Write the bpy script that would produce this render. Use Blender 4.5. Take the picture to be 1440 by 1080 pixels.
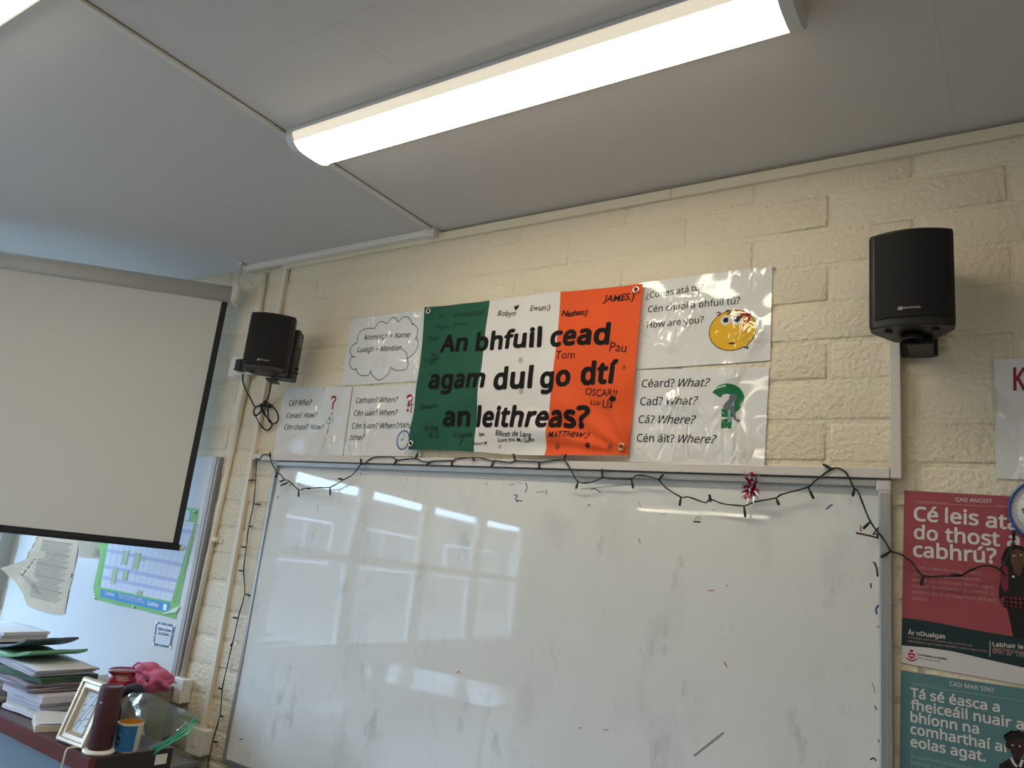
import bpy, bmesh, math, random
from mathutils import Vector, Matrix, noise

random.seed(11)
SC = bpy.context.scene
COL = SC.collection
for _o in list(bpy.data.objects):
    bpy.data.objects.remove(_o, do_unlink=True)

# ------------------------------------------------------------------ camera, sky, exposure
# world: X right along the front wall, Y into the front wall (its face is y = 0), Z up
ROT = [[0.83315, 0.542901, 0.10545], [-0.036856, 0.24475, -0.968885], [-0.551817, 0.803341, 0.223923]]
FPX = 1053.348
cam_d = bpy.data.cameras.new('camera')
cam = bpy.data.objects.new('camera', cam_d)
COL.objects.link(cam)
rx, ry, rz = ROT[0], ROT[1], ROT[2]
M = Matrix(((rx[0], -ry[0], -rz[0], 0), (rx[1], -ry[1], -rz[1], 0), (rx[2], -ry[2], -rz[2], 0), (0, 0, 0, 1)))
cam.matrix_world = Matrix.Translation((0, -2.16, 1.5)) @ M
cam_d.sensor_fit = 'HORIZONTAL'
cam_d.sensor_width = 36.0
cam_d.lens = FPX / 1440 * 36.0
cam_d.clip_start = 0.02
SC.camera = cam

w = bpy.data.worlds.new('sky')
SC.world = w
w.use_nodes = True
bg = w.node_tree.nodes['Background']
bg.inputs['Color'].default_value = (0.50, 0.71, 1.0, 1)
bg.inputs['Strength'].default_value = 18.0

LAMP_POWER = 15.5
LAMP_COLOR = (1.0, 0.89, 0.68, 1)

SC.view_settings.view_transform = 'Standard'
SC.view_settings.look = 'None'
SC.view_settings.gamma = 1.0
SC.view_settings.use_curve_mapping = False
SC.view_settings.exposure = 0.0
SC.cycles.use_denoising = True
SC.cycles.max_bounces = 10
SC.cycles.diffuse_bounces = 6
SC.cycles.transparent_max_bounces = 16
SC.cycles.sample_clamp_indirect = 8

# daylight portals in the window openings (they only guide the sky light)
def portal(name, loc, sx, sy, rot):
    l = bpy.data.lights.new(name, 'AREA')
    l.shape = 'RECTANGLE'
    l.size, l.size_y = sx, sy
    l.cycles.is_portal = True
    o = bpy.data.objects.new(name, l)
    o.location = loc
    o.rotation_euler = rot
    COL.objects.link(o)

RX0, RX1, RY0, CEIL = -4.87, 3.1, -8.6, 2.762
WSILL, WHEAD, WY0, WY1 = 0.54, 2.28, -5.72, -0.07
portal('daylight_portal', (RX0 - 0.1, (WY0 + WY1) / 2, (WSILL + WHEAD) / 2), WHEAD - WSILL, WY1 - WY0, (0, -math.pi / 2, 0))

# ------------------------------------------------------------------ materials
MATS = {}
def mat(name, col, rough=0.6, metal=0.0, spec=0.5, var=0.0, vscale=8.0, bump=0.0, bscale=60.0, bdist=0.002,
        coat=0.0, stretch=None, emit=None, alpha=1.0, sub=0.0):
    if name in MATS:
        return MATS[name]
    m = bpy.data.materials.new(name)
    m.use_nodes = True
    nt = m.node_tree
    b = nt.nodes['Principled BSDF']
    b.inputs['Base Color'].default_value = (*col, 1)
    b.inputs['Roughness'].default_value = rough
    b.inputs['Metallic'].default_value = metal
    b.inputs['Specular IOR Level'].default_value = spec
    b.inputs['Coat Weight'].default_value = coat
    b.inputs['Coat Roughness'].default_value = 0.08
    b.inputs['Alpha'].default_value = alpha
    g = nt.nodes.new('ShaderNodeNewGeometry')
    src = g.outputs['Position']
    if stretch:
        mp = nt.nodes.new('ShaderNodeMapping')
        mp.inputs['Scale'].default_value = stretch
        nt.links.new(src, mp.inputs['Vector'])
        src = mp.outputs['Vector']
    if var > 0:
        n = nt.nodes.new('ShaderNodeTexNoise')
        n.inputs['Scale'].default_value = vscale
        n.inputs['Detail'].default_value = 4
        nt.links.new(src, n.inputs['Vector'])
        mx = nt.nodes.new('ShaderNodeMix')
        mx.data_type = 'RGBA'
        mx.inputs['A'].default_value = (*[c * (1 - var) for c in col], 1)
        mx.inputs['B'].default_value = (*[min(1, c * (1 + var)) for c in col], 1)
        nt.links.new(n.outputs['Fac'], mx.inputs['Factor'])
        nt.links.new(mx.outputs['Result'], b.inputs['Base Color'])
    if bump > 0:
        n2 = nt.nodes.new('ShaderNodeTexNoise')
        n2.inputs['Scale'].default_value = bscale
        n2.inputs['Detail'].default_value = 5
        nt.links.new(src, n2.inputs['Vector'])
        bp = nt.nodes.new('ShaderNodeBump')
        bp.inputs['Strength'].default_value = bump
        bp.inputs['Distance'].default_value = bdist
        nt.links.new(n2.outputs['Fac'], bp.inputs['Height'])
        nt.links.new(bp.outputs['Normal'], b.inputs['Normal'])
        if coat > 0:
            nt.links.new(bp.outputs['Normal'], b.inputs['Coat Normal'])
    if emit:
        b.inputs['Emission Color'].default_value = (*emit[0], 1)
        b.inputs['Emission Strength'].default_value = emit[1]
    MATS[name] = m
    return m

def film(name, tint, gloss=0.12, body=0.12, rough=0.08, bump=0.3, bscale=40, thin=True):
    """clear plastic film or a pane: mostly see-through, a little body colour, a glossy skin"""
    m = bpy.data.materials.new(name)
    m.use_nodes = True
    nt = m.node_tree
    nt.nodes.remove(nt.nodes['Principled BSDF'])
    out = nt.nodes['Material Output']
    tr = nt.nodes.new('ShaderNodeBsdfTransparent')
    tr.inputs['Color'].default_value = (*tint, 1)
    df = nt.nodes.new('ShaderNodeBsdfDiffuse')
    df.inputs['Color'].default_value = (*tint, 1)
    gl = nt.nodes.new('ShaderNodeBsdfGlossy')
    gl.inputs['Roughness'].default_value = rough
    a = nt.nodes.new('ShaderNodeMixShader')
    a.inputs[0].default_value = body
    nt.links.new(tr.outputs[0], a.inputs[1]); nt.links.new(df.outputs[0], a.inputs[2])
    fr = nt.nodes.new('ShaderNodeLayerWeight')
    fr.inputs['Blend'].default_value = gloss
    c = nt.nodes.new('ShaderNodeMixShader')
    nt.links.new(fr.outputs['Fresnel'], c.inputs[0])
    nt.links.new(a.outputs[0], c.inputs[1]); nt.links.new(gl.outputs[0], c.inputs[2])
    if bump:
        n = nt.nodes.new('ShaderNodeTexNoise'); n.inputs['Scale'].default_value = bscale
        g = nt.nodes.new('ShaderNodeNewGeometry'); nt.links.new(g.outputs['Position'], n.inputs['Vector'])
        b = nt.nodes.new('ShaderNodeBump'); b.inputs['Strength'].default_value = bump; b.inputs['Distance'].default_value = 0.01
        nt.links.new(n.outputs['Fac'], b.inputs['Height'])
        nt.links.new(b.outputs['Normal'], gl.inputs['Normal'])
    nt.links.new(c.outputs[0], out.inputs['Surface'])
    return m

# ------------------------------------------------------------------ mesh helpers
def tag(o, label=None, cat=None, group=None, kind=None):
    if label: o['label'] = label
    if cat: o['category'] = cat
    if group: o['group'] = group
    if kind: o['kind'] = kind
    return o

def thing(name, label, cat, loc=(0, 0, 0), rz=0.0, group=None):
    o = bpy.data.objects.new(name, None)
    o.empty_display_size = 0.05
    o.location = loc
    o.rotation_euler = (0, 0, rz)
    COL.objects.link(o)
    return tag(o, label, cat, group)

class MB:
    def __init__(s):
        s.bm = bmesh.new()
    def face(s, pts, mi=0, smooth=False):
        vs = [s.bm.verts.new(p) for p in pts]
        f = s.bm.faces.new(vs); f.material_index = mi; f.smooth = smooth
        return f
    def box(s, x0, x1, y0, y1, z0, z1, mi=0, bev=0.0):
        if x0 > x1: x0, x1 = x1, x0
        if y0 > y1: y0, y1 = y1, y0
        if z0 > z1: z0, z1 = z1, z0
        r = bmesh.ops.create_cube(s.bm, size=1)
        for v in r['verts']:
            v.co = Vector(((x0 + x1) / 2 + v.co.x * (x1 - x0), (y0 + y1) / 2 + v.co.y * (y1 - y0), (z0 + z1) / 2 + v.co.z * (z1 - z0)))
        fs = {f for v in r['verts'] for f in v.link_faces}
        for f in fs: f.material_index = mi
        if bev > 0:
            es = {e for f in fs for e in f.edges}
            q = bmesh.ops.bevel(s.bm, geom=list(es), offset=bev, segments=2, affect='EDGES', profile=0.5)
            for f in q['faces']: f.material_index = mi
        return s
    def hexa(s, p, mi=0):
        """p: 8 corners, bottom ring of four then top ring of four"""
        v = [s.bm.verts.new(q) for q in p]
        for idx in ((3, 2, 1, 0), (4, 5, 6, 7), (0, 1, 5, 4), (1, 2, 6, 5), (2, 3, 7, 6), (3, 0, 4, 7)):
            f = s.bm.faces.new([v[i] for i in idx]); f.material_index = mi
        return s
    def tube(s, pts, r, n=8, mi=0, caps=True, rad=None, closed=False):
        pts = [Vector(p) for p in pts]
        k = len(pts)
        rings = []
        up = None
        for i, p in enumerate(pts):
            a = pts[(i - 1) % k] if closed else pts[max(i - 1, 0)]
            b = pts[(i + 1) % k] if closed else pts[min(i + 1, k - 1)]
            t = (b - a)
            if t.length < 1e-9: t = Vector((0, 0, 1))
            t.normalize()
            if up is None:
                up = Vector((0, 0, 1)) if abs(t.z) < 0.9 else Vector((0, 1, 0))
            up = (up - t * up.dot(t))
            if up.length < 1e-6: up = t.orthogonal()
            up.normalize()
            sd = t.cross(up)
            rr = rad[i] if rad else r
            rings.append([s.bm.verts.new(p + (up * math.cos(2 * math.pi * j / n) + sd * math.sin(2 * math.pi * j / n)) * rr) for j in range(n)])
        for i in range(k if closed else k - 1):
            A, B = rings[i], rings[(i + 1) % k]
            for j in range(n):
                f = s.bm.faces.new((A[j], A[(j + 1) % n], B[(j + 1) % n], B[j])); f.material_index = mi; f.smooth = n > 5
        if caps and not closed:
            f = s.bm.faces.new(rings[0][::-1]); f.material_index = mi
            f = s.bm.faces.new(rings[-1]); f.material_index = mi
        return s
    def lathe(s, prof, c=(0, 0, 0), n=32, mi=0, axis=None):
        """prof: list of (radius, height) along the axis (default z)"""
        rings = []
        ax = Vector(axis or (0, 0, 1)).normalized()
        e1 = ax.orthogonal().normalized(); e2 = ax.cross(e1)
        c = Vector(c)
        for r, h in prof:
            if r < 1e-6:
                rings.append([s.bm.verts.new(c + ax * h)])
            else:
                rings.append([s.bm.verts.new(c + ax * h + (e1 * math.cos(2 * math.pi * j / n) + e2 * math.sin(2 * math.pi * j / n)) * r) for j in range(n)])
        for A, B in zip(rings, rings[1:]):
            for j in range(n):
                if len(A) == 1 and len(B) == 1: continue
                if len(A) == 1: f = s.bm.faces.new((A[0], B[(j + 1) % n], B[j]))
                elif len(B) == 1: f = s.bm.faces.new((A[j], A[(j + 1) % n], B[0]))
                else: f = s.bm.faces.new((A[j], A[(j + 1) % n], B[(j + 1) % n], B[j]))
                f.material_index = mi; f.smooth = True
        return s
    def prism(s, poly, fn, d, mi=0, side=None):
        """poly: 2D outline; fn(u, v, depth) gives the point; solid between depth 0 and d"""
        a = [s.bm.verts.new(fn(u, v, 0)) for u, v in poly]
        b = [s.bm.verts.new(fn(u, v, d)) for u, v in poly]
        f = s.bm.faces.new(a); f.material_index = mi
        f = s.bm.faces.new(b[::-1]); f.material_index = mi
        n = len(poly)
        for i in range(n):
            f = s.bm.faces.new((a[i], b[i], b[(i + 1) % n], a[(i + 1) % n])); f.material_index = mi if side is None else side
        return s
    def grid(s, fn, nu, nv, mi=0, smooth=True, pick=None):
        v = [[s.bm.verts.new(fn(i / nu, j / nv)) for i in range(nu + 1)] for j in range(nv + 1)]
        for j in range(nv):
            for i in range(nu):
                f = s.bm.faces.new((v[j][i], v[j][i + 1], v[j + 1][i + 1], v[j + 1][i]))
                f.material_index = pick((i + .5) / nu, (j + .5) / nv) if pick else mi
                f.smooth = smooth
        return s
    def blob(s, c, r, sub=3, mi=0, amp=0.15, fr=2.0, seed=0):
        q = bmesh.ops.create_icosphere(s.bm, subdivisions=sub, radius=1)
        for v in q['verts']:
            d = v.co.normalized()
            k = 1 + amp * noise.noise(d * fr + Vector((seed, seed * 2, 0)))
            v.co = Vector((c[0] + d.x * r[0] * k, c[1] + d.y * r[1] * k, c[2] + d.z * r[2] * k))
        for f in {f for v in q['verts'] for f in v.link_faces}:
            f.material_index = mi; f.smooth = True
        return s
    def ribbon(s, pts, wd, y, mi=0):
        """a flat stroke of the given width on a plane of constant y; pts are (x, z)"""
        P = [Vector(p) for p in pts]
        L, R = [], []
        for i, p in enumerate(P):
            t = P[min(i + 1, len(P) - 1)] - P[max(i - 1, 0)]
            if t.length < 1e-9: t = Vector((1, 0))
            t.normalize()
            nn = Vector((-t.y, t.x)) * wd / 2
            L.append(p + nn); R.append(p - nn)
        yy = y if callable(y) else (lambda x, z: y)
        for i in range(len(P) - 1):
            q = [L[i], R[i], R[i + 1], L[i + 1]]
            s.face([(a.x, yy(a.x, a.y), a.y) for a in q], mi)
        return s
    def build(s, name, mats, parent=None, recalc=True, flip=False):
        if recalc:
            bmesh.ops.recalc_face_normals(s.bm, faces=s.bm.faces)
        me = bpy.data.meshes.new(name)
        s.bm.to_mesh(me); s.bm.free()
        for m in (mats if isinstance(mats, (list, tuple)) else [mats]):
            me.materials.append(m)
        o = bpy.data.objects.new(name, me)
        COL.objects.link(o)
        if parent is not None:
            o.parent = parent
            if parent.type == 'EMPTY' or True:
                pass
        return o

def struct(o):
    o['kind'] = 'structure'
    return o

def under(o, p):
    """parent keeping the world place (meshes are written in world coordinates)"""
    o.parent = p
    bpy.context.view_layer.update()
    o.matrix_parent_inverse = p.matrix_world.inverted()
    return o

def part(mb, name, mats, root, label=None, **kw):
    o = mb.build(name, mats, None, **kw)
    under(o, root)
    if label: o['label'] = label
    return o

# text: flat outlines on the front wall plane, from A to B (x, z), optional cap height
_TC = {}
FONT = None
try:
    import os
    FONT = bpy.data.fonts.load(os.path.join(bpy.utils.system_resource('DATAFILES', path='fonts'), 'NotoSansHebrew-Regular.woff2'))
except Exception:
    FONT = None
HAND = [False]
def glyphs(s, bold=0.0, shear=0.0, space=1.0):
    k = (s, bold, shear, space, HAND[0])
    if k in _TC: return _TC[k]
    cu = bpy.data.curves.new('lettering_curve', 'FONT')
    cu.body = s
    if FONT is not None and not HAND[0]: cu.font = FONT
    cu.offset = bold
    cu.shear = shear
    cu.space_character = space
    cu.resolution_u = 3
    cu.fill_mode = 'FRONT'
    o = bpy.data.objects.new('lettering_curve', cu)
    COL.objects.link(o)
    dg = bpy.context.evaluated_depsgraph_get()
    me = bpy.data.meshes.new_from_object(o.evaluated_get(dg))
    vs = [(v.co.x, v.co.y) for v in me.vertices]
    fs = [tuple(p.vertices) for p in me.polygons]
    bpy.data.objects.remove(o, do_unlink=True)
    bpy.data.curves.remove(cu)
    bpy.data.meshes.remove(me)
    _TC[k] = (vs, fs)
    return vs, fs

CAP = None
def text(mb, s, A, B, y, h=None, bold=0.0, shear=0.0, mi=0, space=1.0, jit=0.0, cut=0.0):
    global CAP
    if CAP is None:
        CAP = max(v[1] for v in glyphs('H')[0])
    if bold > 0 and FONT is not None and not HAND[0]:
        grow = bold * 1.0
        v0, f0 = glyphs(s, 0.0, shear, space)
        vs, fs = [], []
        dirs = 8 if bold > 0.012 else 4
        lay = []
        for q in range(dirs):
            a_ = 2 * math.pi * (q + .5) / dirs
            b_ = len(vs)
            vs += [(x + grow * math.cos(a_), y_ + grow * math.sin(a_)) for x, y_ in v0]
            fs += [tuple(i + b_ for i in f) for f in f0]
            lay += [q * 0.00005] * len(v0)
    else:
        vs, fs = glyphs(s, bold, shear, space)
        lay = [0.0] * len(vs)
    if not vs: return
    x0 = min(v[0] for v in vs); x1 = max(v[0] for v in vs)
    A = Vector(A); B = Vector(B)
    e = (B - A); Lw = e.length; e.normalize()
    n = Vector((-e.y, e.x))
    sx = Lw / (x1 - x0)
    sy = (h / CAP) if h else sx
    bm2 = bmesh.new()
    vv = [bm2.verts.new((v[0], v[1], q)) for v, q in zip(vs, lay)]
    for f in fs:
        try: bm2.faces.new([vv[i] for i in f])
        except ValueError: pass
    if cut > 0:
        bmesh.ops.triangulate(bm2, faces=bm2.faces)
        for _ in range(4):
            es = [ed for ed in bm2.edges if (Vector((ed.verts[0].co.x * sx, ed.verts[0].co.y * sy)) - Vector((ed.verts[1].co.x * sx, ed.verts[1].co.y * sy))).length > cut]
            if not es: break
            bmesh.ops.subdivide_edges(bm2, edges=es, cuts=1)
            bmesh.ops.triangulate(bm2, faces=bm2.faces)
    bm2.verts.index_update()
    yy = y if callable(y) else (lambda x, z: y)
    new = []
    for v in bm2.verts:
        px = (v.co.x - x0) * sx; py = v.co.y * sy
        if jit: py += jit * Lw * math.sin(px / Lw * 9 + len(s))
        p = A + e * px + n * py
        new.append(mb.bm.verts.new((p.x, yy(p.x, p.y) - v.co.z, p.y)))
    for f in bm2.faces:
        try: g = mb.bm.faces.new([new[v.index] for v in f.verts]); g.material_index = mi
        except ValueError: pass
    bm2.free()

def line_text(mb, parts, A, B, y, mi=0, bold=0.009):
    """several (string, slant) pieces set one after the other so that the whole line spans A to B"""
    ws = []
    for s_, sh in parts:
        v = glyphs(s_, 0.0, sh)[0]
        ws.append(max(p[0] for p in v) - min(p[0] for p in v))
    gap = 0.30 if FONT is not None else 0.34
    tot = sum(ws) + gap * (len(ws) - 1)
    A = Vector(A); B = Vector(B); x = 0.0
    for (s_, sh), w_ in zip(parts, ws):
        text(mb, s_, A.lerp(B, x / tot), A.lerp(B, (x + w_) / tot), y, shear=sh, mi=mi, bold=bold)
        x += w_ + gap

def smooth_path(pts, n=4):
    pts = [Vector(p) for p in pts]
    out = []
    for i in range(len(pts) - 1):
        p0 = pts[max(i - 1, 0)]; p1 = pts[i]; p2 = pts[i + 1]; p3 = pts[min(i + 2, len(pts) - 1)]
        for k in range(n):
            t = k / n
            out.append(0.5 * ((2 * p1) + (p2 - p0) * t + (2 * p0 - 5 * p1 + 4 * p2 - p3) * t * t + (3 * p1 - p0 - 3 * p2 + p3) * t ** 3))
    out.append(pts[-1])
    return out

def lerp(a, b, t): return a + (b - a) * t
def bil(q, u, v):
    """q: TL TR BR BL (x, z); u to the right, v downwards"""
    return tuple(lerp(lerp(q[0][i], q[1][i], u), lerp(q[3][i], q[2][i], u), v) for i in (0, 1))

# ------------------------------------------------------------------ palette
CREAM = mat('cream_wall_paint', (0.74, 0.665, 0.515), 0.62, spec=0.25, var=0.05, vscale=3, bump=0.9, bscale=62, bdist=0.010)
WHITEWALL = mat('pale_wall_paint', (0.60, 0.57, 0.50), 0.7)
CEILM = mat('ceiling_paint', (0.615, 0.59, 0.57), 0.75, spec=0.2, var=0.03, vscale=2, bump=0.08, bscale=30)
FLOORM = mat('floor_vinyl', (0.30, 0.28, 0.25), 0.4, var=0.1)
TRIMM = mat('cream_trim_paint', (0.70, 0.635, 0.50), 0.45)
PVC = mat('white_plastic', (0.74, 0.71, 0.66), 0.35)
PVCGREY = mat('pale_grey_plastic', (0.62, 0.585, 0.56), 0.4)
CONDUIT = mat('cream_painted_conduit', (0.72, 0.66, 0.53), 0.4)
BLACK = mat('black_plastic', (0.012, 0.012, 0.013), 0.42, spec=0.4)
BLACKG = mat('black_grille_cloth', (0.010, 0.010, 0.011), 0.75, spec=0.25, bump=0.2, bscale=900, bdist=0.0005)
INK = mat('black_ink', (0.012, 0.012, 0.014), 0.35)
ALU = mat('aluminium', (0.40, 0.41, 0.41), 0.38, metal=0.6, bump=0.05, bscale=200, stretch=(1, 1, 0.05))
ALUGREY = mat('grey_frame_plastic', (0.42, 0.42, 0.43), 0.4)
STEEL = mat('bright_steel', (0.7, 0.68, 0.62), 0.25, metal=1)
BRASS = mat('dull_brass', (0.55, 0.45, 0.28), 0.3, metal=1)

# ------------------------------------------------------------------ room shell
def brick_wall():
    m = MB()
    pitch, mort = 0.1158, 0.013
    zt = 2.187 + 5 * pitch
    x_lo, x_hi = RX0 - 0.02, RX1 + 0.02
    L = 0.4395
    # mortar bed behind the blocks
    m.face([(x_lo, 0.005, 0), (x_hi, 0.005, 0), (x_hi, 0.005, CEIL + 0.01), (x_lo, 0.005, CEIL + 0.01)])
    row = 0
    z = 2.187
    while z > 0: z -= pitch
    k0 = round((2.187 - z) / pitch)
    r = 0
    while z < CEIL:
        k = r - k0               # row index, 0 = row above z = 2.187
        off = -0.4175 if k % 2 == 1 else -0.198
        x = off - L * math.ceil((off - x_lo) / L)
        while x < x_hi:
            a = max(x + mort / 2, x_lo); b = min(x + L - mort / 2, x_hi)
            z0 = max(z + mort / 2, 0); z1 = min(z + pitch - mort / 2, CEIL + 0.01)
            if b - a > 0.02 and z1 - z0 > 0.01:
                j = lambda s=0.0016: random.uniform(-s, s)
                e = 0.007
                jy = random.uniform(-0.0003, 0.0006)
                o = [(a + j(), 0.005, z0 + j()), (b + j(), 0.005, z0 + j()), (b + j(), 0.005, z1 + j()), (a + j(), 0.005, z1 + j())]
                mid = [(a + e * .35, 0.0015, z0 + e * .35), (b - e * .35, 0.0015, z0 + e * .35), (b - e * .35, 0.0015, z1 - e * .35), (a + e * .35, 0.0015, z1 - e * .35)]
                i = [(a + e, jy, z0 + e), (b - e, jy, z0 + e), (b - e, jy, z1 - e), (a + e, jy, z1 - e)]
                vo = [m.bm.verts.new(p) for p in o]; vm = [m.bm.verts.new(p) for p in mid]; vi = [m.bm.verts.new(p) for p in i]
                for q in range(4):
                    for A, B in ((vo, vm), (vm, vi)):
                        f = m.bm.faces.new((A[q], A[(q + 1) % 4], B[(q + 1) % 4], B[q])); f.smooth = True
                f = m.bm.faces.new(vi); f.smooth = True
            x += L
        z += pitch; r += 1
    # body of the wall
    m.box(x_lo, x_hi, 0.006, 0.2, 0, CEIL + 0.01)
    bmesh.ops.recalc_face_normals(m.bm, faces=m.bm.faces)
    return m
struct(brick_wall().build('wall_front', CREAM))

m = MB(); m.box(RX0 - 0.25, RX1 + 0.2, RY0 - 0.2, 0.2, -0.1, 0)
struct(m.build('floor', FLOORM))

def ceiling():
    m = MB()
    m.box(RX0 - 0.25, RX1 + 0.2, RY0 - 0.2, 0.2, CEIL, CEIL + 0.1)
    # hairline board joints standing slightly proud of the paint
    def crack(pts, wdt=0.003):
        for (a, b) in zip(pts, pts[1:]):
            a = Vector(a); b = Vector(b); t = (b - a).normalized(); nn = Vector((-t.y, t.x)) * wdt / 2
            q = [a + nn, b + nn, b - nn, a - nn]
            top = [((a + b) / 2)]
            m.hexa([(p.x, p.y, CEIL - 0.0005) for p in q] + [(p.x, p.y, CEIL + 0.001) for p in q])
    crack([(-1.7042,-1.1092), (-1.4979,-1.1005), (-1.3659,-1.096), (-1.2656,-1.103), (-1.1716,-1.1044)])
    crack([(-1.3659,-1.096), (-1.362,-0.9749), (-1.3581,-0.9088)], 0.003)
    crack([(-0.1098,-0.5719), (-0.1042,-0.4317), (-0.0992,-0.2718), (-0.0966,-0.0882), (-0.0893,0.0154)], 0.004)
    return m
struct(ceiling().build('ceiling', CEILM))

m = MB(); m.box(RX1, RX1 + 0.2, RY0, 0.0, 0, CEIL)
struct(m.build('wall_right', CREAM))
m = MB(); m.box(RX0, RX1, RY0 - 0.2, RY0, 0, CEIL)
struct(m.build('wall_back', WHITEWALL))
m = MB()
X0 = RX0 - 0.22
m.box(X0, RX0, RY0, 0.0, 0, WSILL)
m.box(X0, RX0, RY0, 0.0, WHEAD, CEIL)
m.box(X0, RX0, WY1, 0.0, WSILL, WHEAD)
m.box(X0, RX0, RY0, WY0, WSILL, WHEAD)
struct(m.build('wall_left', WHITEWALL))

# the window band in the left wall: six bays, each its own window with frame, transom and panes
WFRAME = mat('white_window_frame', (0.72, 0.74, 0.76), 0.35)
GASKET = mat('grey_gasket', (0.22, 0.23, 0.25), 0.6)
GLASS = film('window_glass', (0.96, 0.98, 0.98), gloss=0.08, body=0.0, rough=0.0, bump=0)
nb = 6
bw = (WY1 - WY0) / nb
for i in range(nb):
    y1 = WY1 - i * bw; y0 = y1 - bw
    m = MB()
    xo, xi = RX0 - 0.16, RX0 - 0.06
    f = 0.055
    zt = 1.42
    m.box(xo, xi, y0, y0 + f, WSILL, WHEAD, bev=0.004); m.box(xo, xi, y1 - f, y1, WSILL, WHEAD, bev=0.004)
    m.box(xo, xi, y0 + f, y1 - f, WSILL, WSILL + f, bev=0.004); m.box(xo, xi, y0 + f, y1 - f, WHEAD - f, WHEAD, bev=0.004)
    m.box(xo, xi, y0 + f, y1 - f, zt - 0.03, zt + 0.03, bev=0.004)
    wnd = struct(m.build('window_%d' % (i + 1), WFRAME))
    m = MB()
    for za, zb in ((WSILL + f, zt - 0.03), (zt + 0.03, WHEAD - f)):
        m.box((xo + xi) / 2 - 0.004, (xo + xi) / 2 + 0.004, y0 + f - 0.003, y1 - f + 0.003, za - 0.003, zb + 0.003)
    part(m, 'pane', GLASS, wnd)
    m = MB()
    for za, zb in ((WSILL + f, zt - 0.03), (zt + 0.03, WHEAD - f)):
        for ya, yb in ((y0 + f, y0 + f + 0.012), (y1 - f - 0.012, y1 - f)):
            m.box(xi - 0.02, xi - 0.008, ya, yb, za, zb)
        m.box(xi - 0.02, xi - 0.008, y0 + f + 0.012, y1 - f - 0.012, za, za + 0.012)
        m.box(xi - 0.02, xi - 0.008, y0 + f + 0.012, y1 - f - 0.012, zb - 0.012, zb)
    part(m, 'gasket', GASKET, wnd)
m = MB(); m.box(RX0 - 0.2, RX0 + 0.05, WY0, WY1, WSILL - 0.035, WSILL, bev=0.005)
struct(m.build('trim_4', WFRAME))

# outside: yard and the wing across it, seen through the windows and mirrored in the board
YARD = mat('yard_tarmac', (0.13, 0.12, 0.105), 0.9, var=0.2)
RENDERW = mat('rendered_wall', (0.15, 0.15, 0.145), 0.85, var=0.08)
ROOFM = mat('dark_roof_felt', (0.10, 0.10, 0.11), 0.8)
DARKGL = mat('dark_window_glass', (0.05, 0.06, 0.07), 0.1)
m = MB(); m.box(-60, RX0 - 0.25, -60, 40, -0.4, -0.3)
struct(m.build('ground_outside', YARD))
m = MB()
m.box(-25, -17, -40, 20, -0.3, 3.72)
ext = m.build('exterior_wing', RENDERW); ext['kind'] = 'structure'
m = MB(); m.box(-25.4, -16.6, -40.4, 20.4, 3.72, 3.95)
part(m, 'roof', ROOFM, ext)
for k in range(12):
    y = -36 + k * 4.4
    m = MB(); m.box(-17.02, -16.94, y, y + 3.4, 1.0, 2.7)
    fr = part(m, 'window_frame', WFRAME, ext)
    m = MB()
    for q in range(3):
        m.box(-16.94, -16.92, y + 0.08 + q * 1.1, y + 1.1 + q * 1.1, 1.08, 2.62)
    under(m.build('pane', DARKGL), fr)

# trims at the ceiling line
m = MB(); m.box(-2.87, RX1, -0.016, 0.004, 2.717, 2.752, bev=0.002)
for jx in ((-0.9156,2.734)[0], 1.4): m.box(jx - 0.001, jx + 0.001, -0.0166, -0.014, 2.718, 2.751, mi=1)
struct(m.build('trim_1', [TRIMM, GASKET]))
m = MB(); m.box(-1.946, -1.924, -5.4, -0.018, CEIL - 0.010, CEIL, bev=0.002); m.box(-1.9238, -1.9205, -5.4, -0.02, CEIL - 0.0015, CEIL, mi=1)  # thin dark strip paints in the gap shadow along the batten's right side
m.box(-1.956, -1.912, -0.052, -0.002, CEIL - 0.036, CEIL, bev=0.004)
struct(m.build('trim_2', [mat('ceiling_batten_paint', (0.66, 0.63, 0.58), 0.5), mat('batten_gap_shadow', (0.16, 0.15, 0.13), 0.8)]))
m = MB(); m.box(-3.13, -1.965, -0.044, -0.016, CEIL - 0.026, CEIL, bev=0.003)
m.box(-1.985, -1.957, -0.047, -0.014, CEIL - 0.030, CEIL, bev=0.002)
o = m.build('ceiling_trunking', PVC)
tag(o, 'white plastic mini trunking along the ceiling edge above the left speaker', 'cable trunking')

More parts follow.
